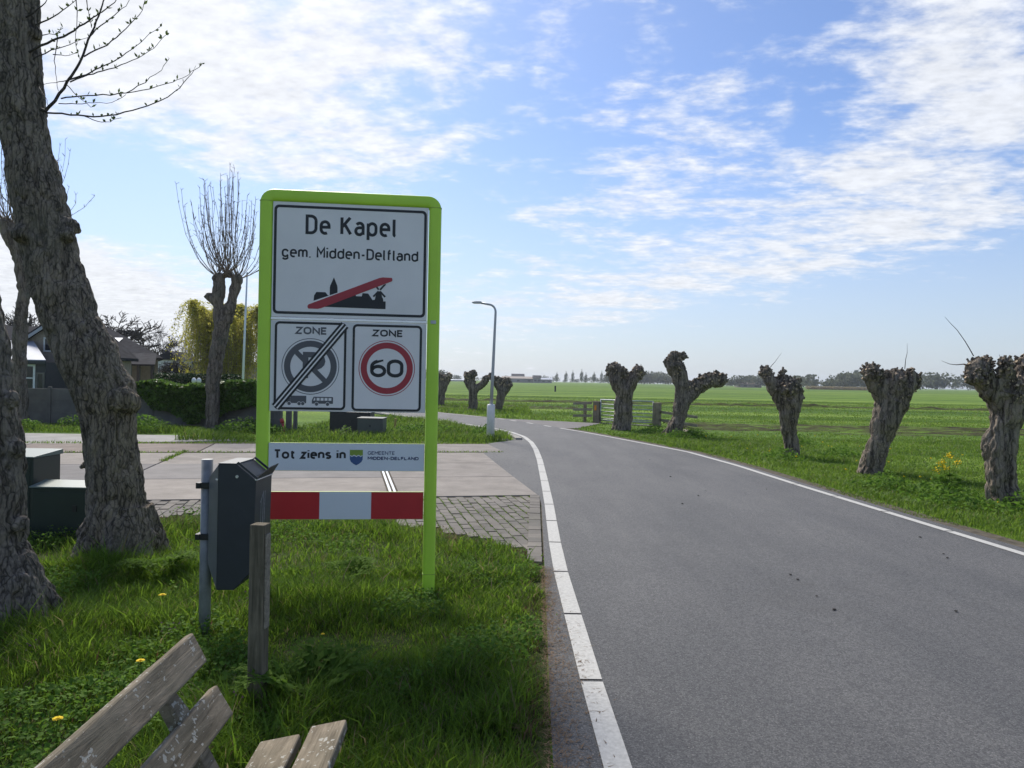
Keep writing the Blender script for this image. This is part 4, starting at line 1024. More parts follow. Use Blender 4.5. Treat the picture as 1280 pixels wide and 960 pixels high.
# the leaning willow in front, its neighbour at the left edge
def leaning_willow():
    d = 6.65; bx = P(153, 690, d); base = np.array([bx[0], bx[1], 0.0])
    root = empty('willow_tree', tuple(base), 0, 'big leaning willow trunk with burls and a thin budding branch', 'tree')
    L_ = [(153, 735, 58), (154, 705, 53), (152, 685, 46), (148, 650, 41), (145, 600, 37), (139, 560, 37), (136, 525, 37), (132, 490, 42), (108, 440, 41), (88, 400, 37), (75, 363, 37), (65, 330, 36), (60, 300, 36), (52, 265, 37), (42, 220, 35), (34, 180, 33), (25, 120, 32), (17, 60, 33), (12, 0, 36), (9, -50, 38)]
    L_ = [(x, y_, w * .88) for x, y_, w in L_]
    chains = [conv(d, L_, base)]
    # roots
    for a, l, r in ((-40, .50, .14), (20, .40, .12), (100, .36, .12), (170, .42, .14), (235, .46, .15), (285, .34, .12)):
        c, s = math.cos(rad(a)), math.sin(rad(a))
        chains.append(([Vector((c * .12, s * .12, .42)), Vector((c * .24, s * .24, .14)), Vector((c * l, s * l, -.12))], [r * 1.1, r, r * .6]))
    bl = []
    for (x, y_, r, dd) in ((88, 284, 13, -.04), (84, 292, 11, -.1), (26, 292, 12, -.2), (158, 503, 17, -.06), (150, 500, 20, -.1), (40, 42, 11, 0), (104, 582, 6, 0), (110, 665, 14, -.15), (190, 672, 12, -.05), (150, 690, 22, -.2), (9, -62, 46, 0), (-16, -70, 34, .1)):
        c, rr = conv(d, [(x, y_, r, dd)], base); bl.append((c[0], rr[0]))
    me, V, Nn = organic('trunk', chains, bl, .0115, M['bark_big'], .022, .014, 17.0, 5, .26, (-.12, 0))
    put('trunk', me, root)
    # knot ring on the left flank
    c, rr = conv(d, [(24, 291, 11, -.30)], base)
    # thin shoots on top, above the frame
    mb = MB(); rg = random.Random(4); tc, tr = conv(d, [(9, -62, 42)], base)
    for k in range(46):
        a = rg.uniform(0, 2 * PI); o_ = Vector((math.cos(a), math.sin(a), 0)); l = rg.uniform(1.1, 2.2)
        p = tc[0] + o_ * tr[0] * rg.uniform(.2, .9) + Vector((0, 0, .15))
        mb.tube(bez(p, p + o_ * l * .3 + Vector((0, 0, l * .4)), p + o_ * l * .42 + Vector((0, 0, l)), 5), [.011, .009, .007, .005, .003], 4)
    mb.build('shoots', M['twig'], root, 0, 'stuff')
    # the budding branch reaching right: sightings in enlarged units of the branch
    k = 3.428
    br = {'m': [(175, 470), (195, 475), (240, 430), (290, 350), (340, 270), (380, 170), (415, 90), (440, 20), (452, -30), (462, -80)],
          '1': [(195, 482), (300, 490), (400, 500), (500, 490), (600, 465), (690, 430), (770, 375), (820, 315), (865, 275)],
          '2': [(255, 418), (340, 412), (440, 405), (540, 400), (640, 380), (740, 350), (800, 325), (830, 300)],
          '2b': [(540, 400), (620, 350), (690, 300), (725, 250)],
          '3': [(250, 443), (330, 445), (400, 440), (480, 440), (540, 405)],
          '3b': [(350, 495), (420, 520), (470, 522), (520, 505)],
          '4': [(290, 345), (370, 320), (430, 290), (500, 255), (560, 215), (620, 165), (685, 115)],
          '5': [(300, 350), (380, 320), (440, 305), (520, 280), (590, 250), (660, 205), (710, 150)],
          '6': [(290, 345), (240, 352), (180, 364)],
          '7': [(360, 240), (430, 205), (500, 160), (560, 100), (610, 45), (630, -20)],
          '8': [(380, 160), (430, 110), (490, 65), (540, 25), (570, -30)],
          '9': [(130, 222), (200, 185), (270, 155), (340, 115), (400, 75), (440, 50), (490, 10), (520, -30)],
          '10': [(140, 256), (220, 215), (300, 190), (380, 160)],
          '11': [(150, 108), (230, 70), (290, 30), (350, -20)],
          '12': [(110, 74), (180, 25), (220, -20)],
          '13': [(330, -20), (330, 80), (325, 180), (340, 250)],
          '14': [(370, -10), (378, 50), (392, 120)],
          '15': [(180, 150), (230, 145), (270, 120)],
          '16': [(225, 232), (280, 240), (330, 225)],
          '17': [(245, 160), (235, 260), (240, 330), (250, 390)],
          '18': [(165, 372), (200, 420), (205, 450)],
          '19': [(285, 360), (330, 410), (390, 460)]}
    th = {'m': .016, '1': .0085, '9': .011, '12': .008, '11': .0075, '10': .0065, '4': .007, '5': .0065, '2': .0065, '7': .0065, '8': .006}
    mb = MB(); lf = MB(); rg = random.Random(9)
    def leaf(p, dirv, l, w):
        dirv = dirv.normalized(); s_ = dirv.cross(Vector((rg.gauss(0, 1), rg.gauss(0, 1), rg.gauss(0, 1)))).normalized()
        lf.add([p, p + dirv * l * .5 + s_ * w, p + dirv * l, p + dirv * l * .5 - s_ * w], [(0, 1, 2, 3)])
    for key, pts in br.items():
        dep = rg.uniform(-.25, .3) if key not in ('m',) else 0
        W3 = []
        n = len(pts)
        for i, (x, y_) in enumerate(pts):
            t = i / (n - 1); dd = d - .12 + (dep * t if key != 'm' else 0)
            W3.append(Vector(P(x / k, y_ / k, dd) - base))
        # resample with slight waviness
        fine = []
        for a, b in zip(W3[:-1], W3[1:]):
            for q in range(3): fine.append(a.lerp(b, q / 3) + Vector((rg.gauss(0, .003), rg.gauss(0, .004), rg.gauss(0, .003))))
        fine.append(W3[-1]); r0 = th.get(key, .0045); m = len(fine)
        mb.tube(fine, [max(.0022, r0 * (1 - .8 * i / (m - 1))) for i in range(m)], 5)
        if key in ('m', '12', '17', '18', '6'): 
            if key != 'm': continue
        for i in range(2 if key != 'm' else 14, m):
            if rg.random() < .62:
                for q in range(rg.choice((1, 2, 2, 3))):
                    dv = Vector((rg.gauss(.15, .45), rg.gauss(0, .45), rg.gauss(.8, .4))); leaf(fine[i], dv, rg.uniform(.022, .055), rg.uniform(.006, .012))
    b = mb.build('branch', M['twig_dark'], root)
    lf.build('buds', M['bud'], b, 0, 'stuff')
leaning_willow()
def edge_willow():
    d = 4.8; bx = P(10, 775, d); base = np.array([bx[0], bx[1], 0.0])
    root = empty('willow_tree', tuple(base), 0, 'dark willow trunk cut off by the left edge of the view', 'tree')
    pts = [(8, 810, 66), (3, 775, 58), (-4, 735, 50), (-12, 690, 43), (-14, 640, 41), (-14, 580, 40), (-20, 520, 40), (-28, 460, 38), (-37, 400, 37), (-50, 330, 36), (-66, 250, 36), (-80, 150, 36), (-92, 40, 36), (-97, -30, 40)]
    chains = [conv(d, pts, base)]
    for a, l, r in ((-70, .32, .09), (15, .32, .08), (-25, .34, .085), (120, .34, .10), (200, .4, .12)):
        c, s = math.cos(rad(a)), math.sin(rad(a))
        chains.append(([Vector((c * .06, s * .06, .44)), Vector((c * .20, s * .20, .16)), Vector((c * .32, s * .32, .02)), Vector((c * (l + .12), s * (l + .12), -.12))], [r * .9, r, r * .8, r * .4]))
    bl = []
    for (x, y_, r, dd) in ((18, 560, 13, -.02), (26, 655, 10, -.05), (12, 500, 12, -.05), (-97, -40, 52, 0), (24, 730, 16, -.1), (2, 430, 8, 0)):
        c, rr = conv(d, [(x, y_, r, dd)], base); bl.append((c[0], rr[0]))
    me, V, Nn = organic('trunk', chains, bl, .0105, M['bark_big'], .020, .012, 18.0, 15, .26, (-.16, 0))
    put('trunk', me, root)
edge_willow()

# the two uncut pollards by the garden wall
def pole_willow(d, trunk, limbs, heads, label, ntw, hgt, spread, seed, tw_extra=()):
    bx = P(trunk[0][0], trunk[0][1], d); base = np.array([bx[0], bx[1], 0.0])
    root = empty('pollard_willow', tuple(base), 0, label, 'tree', 'pollard willows with long upright shoots')
    trunk = [(x, y_, w * .86) for x, y_, w in trunk]
    chains = [conv(d, [(trunk[0][0], trunk[0][1] + 14, trunk[0][2] * 1.12)] + list(trunk), base)] + [conv(d, l, base) for l in limbs]
    bl = []; hd = []
    for h in heads:
        c, r = conv(d, [h], base); bl.append((c[0], r[0])); hd.append((c[0], r[0]))
    me, V, Nn = organic('trunk', chains, bl, .03, M['bark_pole'], .035, .035, 7.0, seed)
    put('trunk', me, root)
    rg = random.Random(seed); mb = MB()
    for k in range(ntw):
        c, r = hd[rg.randrange(len(hd))]
        a = rg.uniform(0, 2 * PI); tilt = rg.uniform(.05, 1.35)
        o_ = Vector((math.cos(a), math.sin(a), 0)); p = c + (o_ * math.sin(tilt) + Vector((0, 0, math.cos(tilt)))) * r * .85
        l = hgt * rg.uniform(.45, 1.0) * (1 - .25 * tilt); s_ = spread * math.sin(tilt) * rg.uniform(.7, 1.15)
        pts = bez(p, p + o_ * s_ * .95 + Vector((0, 0, l * .22)), p + o_ * s_ * 1.15 + Vector((rg.gauss(0, .06), rg.gauss(0, .06), l)), 8)
        w = [q + Vector((rg.gauss(0, .018), rg.gauss(0, .018), 0)) for q in pts]
        r0 = rg.uniform(.009, .015)
        mb.tube(w, [max(.006, r0 * (1 - .6 * i / 7)) for i in range(8)], 4, 0, False)
        for i in range(3, 8):
            for q in range(2):
                e = w[i] + Vector((rg.gauss(0, .05), rg.gauss(0, .05), rg.uniform(.03, .1))); mb.tube([w[i], e], [.007, .004], 3, 0, False)
    mb.build('shoots', M['twig'], root, 0, 'stuff')
    return root
pole_willow(22.45, [(265, 531, 10.5), (265.5, 505, 10.5), (266, 480, 11), (270, 450, 11.5), (275, 420, 12), (277, 402, 12)],
            [[(275, 405, 8.5), (272, 380, 7.5), (274, 350, 7)], [(281, 402, 9), (290, 378, 6.5), (296, 350, 6)], [(274, 392, 7), (266, 375, 5), (259, 368, 4.5)]],
            [(273, 347, 8), (296, 350, 7), (285, 343, 5.5)], 'bare pollard willow with a fan of upright shoots beside the ivy wall', 84, 3.3, 1.05, 2)
pole_willow(22.7, [(28, 531, 9.5), (27, 500, 9), (25, 460, 9.5), (25, 425, 11), (26, 400, 10), (30, 365, 9), (27, 330, 10), (20, 300, 12)],
            [[(22, 310, 10), (10, 285, 10)], [(24, 305, 10), (34, 282, 10)]], [(8, 282, 11), (36, 278, 11), (20, 290, 12)], 'bare pollard willow half hidden behind the leaning trunk', 80, 3.0, 1.3, 6)

# ------------------------------------------------------------------ vegetation: blades and leaves as real faces
def blades(xy, h, w, lean, seed, z0=-.02, curl=.5, quad=True):
    rg = np.random.default_rng(seed); n = len(xy)
    a = rg.uniform(0, 2 * PI, n); dirx, diry = np.cos(a), np.sin(a)
    b = a + rg.normal(0, .5, n) + PI / 2; wx, wy = np.cos(b), np.sin(b)
    ln = h * lean * rg.uniform(.2, 1.3, n)
    base = np.column_stack([xy, np.full(n, z0)])
    def lvl(t):
        c = base.copy(); c[:, 0] += dirx * ln * t ** 2; c[:, 1] += diry * ln * t ** 2
        c[:, 2] += h * (t - curl * lean * .45 * t ** 3); return c
    wv = np.column_stack([wx, wy, np.zeros(n)]) * (w / 2)[:, None]
    p0, p1, p2 = lvl(0), lvl(.55), lvl(1.0)
    V = np.stack([p0 - wv * .8, p0 + wv * .8, p1 + wv, p1 - wv, p2], 1).reshape(-1, 3)
    i = np.arange(n)[:, None] * 5
    F = np.concatenate([i + np.array([0, 1, 2]), i + np.array([0, 2, 3]), i + np.array([3, 2, 4])], 0)
    return V, F
def leaves(c, size, seed, up=.3, asp=.6):
    """little folded leaves at points c (n,3)"""
    rg = np.random.default_rng(seed); n = len(c)
    nrm = rg.normal(0, 1, (n, 3)); nrm[:, 2] = np.abs(nrm[:, 2]) + up; nrm /= np.linalg.norm(nrm, axis=1)[:, None]
    t = np.cross(nrm, rg.normal(0, 1, (n, 3))); t /= np.linalg.norm(t, axis=1)[:, None]; s = np.cross(nrm, t)
    L_ = (size * rg.uniform(.6, 1.3, n))[:, None]; Wd = L_ * asp * .5
    V = np.stack([c - t * L_ * .5, c + s * Wd + nrm * Wd * .35, c + t * L_ * .5, c - s * Wd + nrm * Wd * .35], 1).reshape(-1, 3)
    i = np.arange(n)[:, None] * 4
    return V, np.concatenate([i + np.array([0, 1, 2]), i + np.array([0, 2, 3])], 0)
def join(parts):
    V = []; F = []; b = 0
    for v, f in parts: V.append(v); F.append(f + b); b += len(v)
    return np.concatenate(V), np.concatenate(F)
def scatter(n, x0, x1, y0, y1, seed):
    rg = np.random.default_rng(seed); return np.column_stack([rg.uniform(x0, x1, n), rg.uniform(y0, y1, n)])

def turf_mask(p):
    """True on the near-left verge: left of the asphalt, this side of the paving"""
    st = toST(p); s, t = st[:, 0], st[:, 1]
    lim = np.interp(s, TURF_S, TURF_T) + .25 * vn(st * 2.1, 3) + .05
    ed = np.interp(p[:, 1], [q[1] for q in AL], [q[0] for q in AL]) + .0 + .05 * vn(p * 3.0, 6) + .05 * vn(p * 9, 8)
    return (t < lim) & (p[:, 0] < ed), lim - t, ed - p[:, 0]
def near_turf():
    p = np.concatenate([scatter(190000, -4.4, .55, 1.9, 6.2, 1), scatter(130000, -8, .6, 5.6, 10.6, 2), scatter(26000, -3, .4, .4, 2.2, 3)])
    # keep only what can be seen, plus a margin
    ok = np.abs(p[:, 0]) < p[:, 1] * .78 + .6
    p = p[ok]; m, dpav, ded = turf_mask(p); p, dpav, ded = p[m], dpav[m], ded[m]
    rg = np.random.default_rng(4)
    cl = fbm(p * 1.5, 3, 12) + .6 * vn(p * 4.2, 33)
    hmap = .085 + .05 * cl + .05 * np.clip(vn(p * .9, 55), 0, 1)
    edge = np.clip(np.minimum(dpav / .9, ded / .13), .3, 1)
    hmap = np.clip(hmap, .03, .22) * edge
    # longer round the trunks, boxes and posts
    for (x, y_, r, k) in ((-3.4, 6.5, .75, 1.6), (-3.1, 4.7, .8, 1.5), (-4.1, 7.1, .9, 1.7), (-1.17, 3.6, .3, 1.5), (-1.85, 4.67, .3, 1.4), (-.55, 5.45, .4, .45), (-1.0, 5.2, .6, 1.3), (-2.6, 4.9, .6, 1.35)):
        hmap = hmap * (1 + (k - 1) * np.exp(-((p[:, 0] - x) ** 2 + (p[:, 1] - y_) ** 2) / r ** 2))
    thin = rg.random(len(p)) < np.clip(.35 + .65 * edge, 0, 1) * np.clip(.9 + .35 * cl, .35, 1)
    p, hmap, dpav, ded, cl = p[thin], hmap[thin], dpav[thin], ded[thin], cl[thin]
    h = hmap * rg.uniform(.45, 1.35, len(p))
    far = p[:, 1] > 5.6
    w = rg.uniform(.0030, .0065, len(p)) * np.where(far, 1.35, 1.0)
    # a few broad long blades
    lb = rg.random(len(p)) < .03; h[lb] *= 1.5; w[lb] *= 1.7
    dry = (dpav < .85 + .4 * vn(p * 2.5, 71)) & (rg.random(len(p)) < .75)
    dry |= (ded < .16) & (rg.random(len(p)) < .5)
    dry |= rg.random(len(p)) < .04
    V, F = blades(p[~dry], h[~dry], w[~dry], .75, 5)
    put('grass', np_mesh('grass', V, F, M['grass']), None, 'stuff')
    V, F = blades(p[dry], h[dry] * .8, w[dry], .9, 6)
    put('dry_grass', np_mesh('dry_grass', V, F, M['worn']), None, 'stuff')
    # clover and other broad weeds between the blades
    q = np.concatenate([scatter(60000, -4.4, .3, 2.0, 6.4, 7), scatter(26000, -7, .3, 6.0, 9.0, 8)]); m, a, b = turf_mask(q); q = q[m & (a > .3) & (b > .08)]
    k = (fbm(q * 1.1, 3, 90) > .28); q = q[k]; rg = np.random.default_rng(9)
    hh = .02 + .085 * rg.random(len(q)) ** 1.2 * np.clip(.9 + fbm(q * 1.7, 2, 44), .3, 1.5)
    V, F = leaves(np.column_stack([q, hh]), .028, 10, .9, .75)
    put('ground_cover', np_mesh('ground_cover', V, F, M['weed']), None, 'stuff')
near_turf()
# soil sheet under the turf
tx = [(-12, -6)] + [(xr(AL, y_) - .01, y_) for y_ in np.arange(-6, 10.3, .5)] + [tuple(ST(-.1, -.9)), tuple(ST(-3, -.8)), tuple(ST(-12, -.9))]
mb = MB(); mb.prism(tx, 'z', -.3, -.0125)
m_, nt_, b_ = _base('turf soil'); f_ = _noise(nt_, _world(nt_), 4.0, 6, .7)
nt_.links.new(_ramp(nt_, f_, [(.3, (.030, .045, .012)), (.7, (.062, .075, .022))]), b_.inputs['Base Color']); b_.inputs['Roughness'].default_value = .95; b_.inputs['Specular IOR Level'].default_value = .1
_bump(nt_, b_, f_, .6, .03)
mb.build('turf_soil', m_, None, 0, 'structure')

def verge_turf():
    parts = []
    # right-hand verge and the meadow behind it, thinning with distance
    bands = [(3.0, 9, 150000, 4.5, 16, .10, .007), (9, 15, 130000, 4, 20, .10, .010), (15, 24, 110000, 3, 26, .11, .015), (24, 40, 70000, -2, 36, .11, .022), (40, 80, 70000, -12, 60, .12, .04)]
    for i, (y0, y1, n, x0, x1, hh, ww) in enumerate(bands):
        p = scatter(n, x0, x1, y0, y1, 100 + i)
        r = np.interp(p[:, 1], [q[1] for q in AR], [q[0] for q in AR])
        apron = (p[:, 1] > 26) & (p[:, 1] < 32.2) & (p[:, 0] < np.interp(p[:, 1], [26, 26.5, 29.9, 31, 32.3], [1.8, 2.3, 3.6, 2.2, -.6]))
        m = (p[:, 0] > r + .10 + .12 * vn(p * 2.2, 6)) & ~apron & (p[:, 0] < p[:, 1] * .70 + .6)
        plough = (p[:, 1] > 25.8) & (p[:, 1] < 32) & (p[:, 0] > 6.4)
        rg = np.random.default_rng(200 + i)
        m &= ~(plough & (rg.random(len(p)) < .8))
        d = (p[:, 0] - r)
        p, d = p[m], d[m]
        far = np.clip((d - 2.4) / 2.0, 0, 1)
        h = hh * (.75 + .5 * fbm(p * .8, 3, 30 + i)) * (1 - .45 * far) * np.random.default_rng(i).uniform(.5, 1.4, len(p)) * np.clip(d / .5, .35, 1)
        h = np.clip(h, .02, .35)
        parts.append(blades(p, h, np.random.default_rng(i + 9).uniform(.7, 1.3, len(p)) * ww, .8, 300 + i))
    V, F = join(parts); put('verge_grass', np_mesh('verge_grass', V, F, M['grass_v']), None, 'stuff')
    # grass of the bend and behind the sign, up to the garden wall
    parts = []
    p = scatter(90000, -15, .3, 18.6, 30, 120); st = toST(p)
    r = np.interp(p[:, 1], [q[1] for q in AL], [q[0] for q in AL])
    m = (st[:, 1] > 8.55 + .3 * vn(p * 1.2, 2)) & (p[:, 0] < r - .12) & ~((p[:, 0] < -8.2) & (p[:, 1] < 20.3 + .5 * vn(p, 4)))
    m &= ~((p[:, 0] < -6.2) & (p[:, 1] > 23.2))
    p = p[m]; rg = np.random.default_rng(5)
    h = .12 * (.9 + .6 * fbm(p * .9, 3, 8)) * rg.uniform(.5, 1.5, len(p)) * np.clip((toST(p)[:, 1] - 8.5) / .7, .3, 1.3); h = np.clip(h, .03, .5)
    parts.append(blades(p, h, rg.uniform(.008, .02, len(p)), .8, 77))
    p = scatter(16000, -14, 1, 36, 50, 121); r = np.interp(p[:, 1], [q[1] for q in AR], [q[0] for q in AR]); p = p[(p[:, 0] > r + .1)]
    parts.append(blades(p, np.random.default_rng(3).uniform(.08, .22, len(p)), np.random.default_rng(4).uniform(.02, .035, len(p)), .7, 78))
    V, F = join(parts); put('bend_grass', np_mesh('bend_grass', V, F, M['grass_v']), None, 'stuff')
    # sprigs in the joints of the paving
    pj = []
    rg = np.random.default_rng(8)
    for k in range(12000):
        i = rg.integers(-26, 6); s = i * .113 - .006 + rg.normal(0, .006); t = rg.uniform(-3.4, 0); x, y_ = ST(s, t)
        if x < edge_x(y_) - .02 and float(vn(np.array([[s * 2, t * 2]]), 5)[0]) > -.25 + t * .12: pj.append((x, y_))
    for k in range(1500):
        s = rg.uniform(-12, .8); x, y_ = ST(s, 6.30 + rg.normal(0, .035)); pj.append((x, y_))
        if k % 3 == 0: x, y_ = ST(-5.87 + rg.normal(0, .03), rg.uniform(4.6, 6.6)); pj.append((x, y_))
        if k % 3 == 1: x, y_ = ST(-9.8 + rg.normal(0, .03), rg.uniform(3.8, 6.6)); pj.append((x, y_))
    for k in range(2600):
        s = rg.uniform(-13, .9); x, y_ = ST(s, 8.5 + abs(rg.normal(0, .16))); pj.append((x, y_))
    p = np.array(pj); V, F = blades(p, rg.uniform(.012, .038, len(p)) * np.where(p[:, 1] > 12, 2.2, 1), rg.uniform(.004, .008, len(p)) * np.where(p[:, 1] > 12, 2.0, 1), 1.0, 80, -.012)
    put('joint_grass', np_mesh('joint_grass', V, F, M['grass']), None, 'stuff')
    # weeds at the foot of the wall and in the verge behind the sign
    p = scatter(30000, -15.5, -.6, 19.6, 23.6, 130); k = fbm(p * .8, 3, 17)
    m = (k > -.05) & (p[:, 1] > 20.7 - .1 * p[:, 0] * 0 + .4 * vn(p, 9)) & ~((p[:, 1] > 22.9)) & (p[:, 0] < np.interp(p[:, 1], [q[1] for q in AL], [q[0] for q in AL]) - .3)
    p = p[m]; rg = np.random.default_rng(6); hh = .04 + rg.random(len(p)) * (.18 + .25 * np.clip(fbm(p * .8, 3, 17), 0, 1))
    V, F = leaves(np.column_stack([p, hh]), .085, 14, .6, .6); put('wall_weeds', np_mesh('wall_weeds', V, F, M['weed']), None, 'stuff')
    # weeds in the right verge
    cs = [(5.3, 22.9), (4.9, 22.6), (5.6, 23.1), (4.6, 24.8), (6.0, 12.2), (6.5, 11.6), (6.15, 10.6), (5.9, 16.6), (7.6, 17.6), (7.9, 21.0), (6.9, 10.2)]
    pp = []
    rg = np.random.default_rng(12)
    for x, y_ in cs:
        n = 420; q = rg.normal(0, .27, (n, 2)) + (x, y_); pp.append(np.column_stack([q, .03 + .26 * rg.random(n) * np.exp(-((q - (x, y_)) ** 2).sum(1) / .12)]))
    V, F = leaves(np.concatenate(pp), .075, 15, .5, .5); put('verge_weeds', np_mesh('verge_weeds', V, F, M['weed']), None, 'stuff')
verge_turf()

# dry needles and crumbs along the asphalt edge
def litter():
    rg = np.random.default_rng(21); mb = MB(); n = 4200
    ys = rg.uniform(1.8, 6.6, n); 
    for y_ in ys:
        k = math.exp(-((y_ - 3.9) / 1.4) ** 2); x = xr(AL, y_) - .03 + abs(rg.normal(0, .05 + .06 * k)); a = rg.uniform(0, PI); l = rg.uniform(.008, .05); z = .003 + rg.uniform(0, .006)
        dx, dy = math.cos(a) * l, math.sin(a) * l; w = rg.uniform(.001, .003)
        mb.add([(x - dy / l * w, y_ + dx / l * w, z), (x + dy / l * w, y_ - dx / l * w, z), (x + dx, y_ + dy, z + .003)], [(0, 1, 2)])
    mb.build('dry_litter', M['litter'], None, 0, 'stuff')
    mb = MB()
    V = []
    for px, py in ((838, 596), (873, 620), (853, 630), (882, 614), (870, 591), (988, 719), (997, 725), (1021, 746), (1150, 672), (1179, 693), (1184, 698), (1195, 765), (1043, 763), (958, 612), (812, 575)):
        g = G(px, py); r = random.uniform(.006, .012)
        bm = bmesh.new(); bmesh.ops.create_icosphere(bm, subdivisions=2, radius=r)
        for v in bm.verts: v.co *= 1 + .35 * mnoise.noise(v.co * 60 + Vector((px, 0, 0)))
        vs = [(v.co.x * 1.5 + g[0], v.co.y * 1.3 + g[1], v.co.z * .55 + .008) for v in bm.verts]; fs = [tuple(v.index for v in f.verts) for f in bm.faces]; bm.free()
        mb.add(vs, fs)
    mb.build('mud_clods', M['clod'], None, 0, 'stuff')
litter()

# ------------------------------------------------------------------ flowers and leafy plants
def dandelion(x, y_, h, label, s=1.0, group='yellow flowers in the near grass'):
    r = empty('dandelion', (x, y_, 0), random.uniform(0, 6), label, 'flower', group)
    st = MB(); st.tube([(0, 0, -.02), (.006, .004, h * .5), (.01, 0, h)], [.0028, .0024, .0022], 5); st.build('stem', M['parsley'], r)
    fl = MB(); rg = random.Random(int(x * 1000))
    for ring, (n, l, up) in enumerate(((18, .021, .12), (15, .016, .4), (10, .010, .9))):
        for i in range(n):
            a = 2 * PI * i / n + ring * .2; c, s_ = math.cos(a), math.sin(a); l2 = l * s * rg.uniform(.85, 1.1); w = .0032 * s
            z = h + .002 + ring * .0012
            fl.add([(.01 - s_ * w * .5, c * w * .5, z), (.01 + s_ * w * .5, -c * w * .5, z), (.01 + c * l2 + s_ * w * .7, s_ * l2 - c * w * .7, z + l2 * up * .5), (.01 + c * l2 - s_ * w * .7, s_ * l2 + c * w * .7, z + l2 * up * .5)], [(0, 1, 2, 3)])
    fl.build('flower_head', M['petal'], r)
    return r
g = P(205, 753, 5.15); dandelion(g[0], g[1], max(.06, g[2]) + .05, 'yellow dandelion farthest from the bench, left of the bin pole', 1.15)
g = P(178, 838, 3.85); dandelion(g[0], g[1], max(.06, g[2]) + .05, 'yellow dandelion just above the bench backrest')
g = P(71, 915, 3.2); dandelion(g[0], g[1], max(.06, g[2]) + .05, 'yellow dandelion nearest the bottom left corner')
for x, y_, d, lb in ((403, 808, 4.05, 'tiny buttercup right of the wooden post, left one of two'), (430, 821, 3.95, 'tiny buttercup right of the wooden post, right one of two')):
    g = P(x, y_, d); dandelion(g[0], g[1], max(.08, g[2]) + .06, lb, .5)
def rape(x, y_, label):
    r = empty('mustard_plant', (x, y_, 0), 0, label, 'plant')
    rg = random.Random(3); st = MB(); fl = MB(); lv = MB()
    for (dx, dy, h) in ((0, 0, .60), (-.10, .03, .50), (-.07, -.02, .42), (.12, .02, .50), (-.16, .05, .38)):
        st.tube(bez((0, 0, -.02), (dx * .2, dy, h * .5), (dx, dy, h), 5), [.006, .005, .004, .004, .003], 5)
        n = 34 if h > .45 else 22
        for k in range(n):
            p = Vector((dx + rg.gauss(0, .030), dy + rg.gauss(0, .030), h + rg.gauss(0, .026))); u = Vector((rg.gauss(0, 1), rg.gauss(0, 1), rg.gauss(.8, .5))).normalized(); t = u.cross(Vector((.3, .5, .8))).normalized(); s_ = u.cross(t); q = .013
            fl.add([p + t * q, p + s_ * q, p - t * q, p - s_ * q], [(0, 1, 2, 3)])
    for k in range(70):
        h = rg.uniform(.03, .34); a = rg.uniform(0, 6.28); l = rg.uniform(.08, .2); o_ = Vector((math.cos(a), math.sin(a), .25)); p = Vector((rg.gauss(0, .05), rg.gauss(0, .05), h)); t = o_.cross(Vector((0, 0, 1))).normalized() * l * .16
        lv.add([p, p + o_ * l * .5 + t, p + o_ * l + Vector((0, 0, -l * .3)), p + o_ * l * .5 - t], [(0, 1, 2, 3)])
    st.build('stem', M['parsley'], r); fl.build('flower_head', M['petal'], r, 0, 'stuff'); lv.build('leaves', M['weed'], r, 0, 'stuff')
rape(6.55, 11.45, 'tall yellow flowering mustard plant in the right verge')
def parsley(x, y_, s, label, seed):
    r = empty('cow_parsley', (x, y_, 0), 0, label, 'plant', 'feathery plants in the near grass'); rg = random.Random(seed); st = MB(); lf = MB()
    for f in range(11):
        a = rg.uniform(0, 2 * PI); o_ = Vector((math.cos(a), math.sin(a), 0)); l = s * rg.uniform(.18, .32)
        ax = bez((0, 0, -.01), o_ * l * .45 + Vector((0, 0, l * .75)), o_ * l + Vector((0, 0, l * .55)), 9)
        st.tube(ax, [.0022] * 9, 4, 0, False)
        for i in range(3, 9):
            t = (ax[min(8, i + 1)] - ax[i - 1]).normalized(); sd_ = t.cross(Vector((0, 0, 1))).normalized(); pl = l * .42 * (1 - (i - 3) / 6.5)
            for sg in (-1, 1):
                d = (sd_ * sg + t * .7).normalized(); e = ax[i] + d * pl
                for j in range(1, 7):
                    p = ax[i].lerp(e, j / 6); ll = pl * .46 * (1 - j / 9)
                    for s2 in (-1, 1):
                        q = (d * .6 + t * s2 * .9 + Vector((0, 0, rg.gauss(0, .25)))).normalized(); w = q.cross(Vector((0, 0, 1))).normalized() * ll * .30
                        lf.add([p, p + q * ll * .5 + w, p + q * ll, p + q * ll * .5 - w], [(0, 1, 2, 3)])
    st.build('stem', M['parsley'], r); lf.build('leaves', M['parsley'], r, 0, 'stuff')
g = G(385, 885); parsley(g[0], g[1], 1.25, 'feathery pale green plant right of the wooden post', 1)
g = G(195, 725); parsley(g[0], g[1], 1.2, 'feathery pale green plant at the foot of the leaning trunk', 2)
g = G(432, 735); parsley(g[0], g[1], 1.0, 'feathery pale green plant under the red and white board', 3)
g = G(350, 905); parsley(g[0] + .05, g[1] + .25, .8, 'small feathery green plant hugging the wooden post', 4)
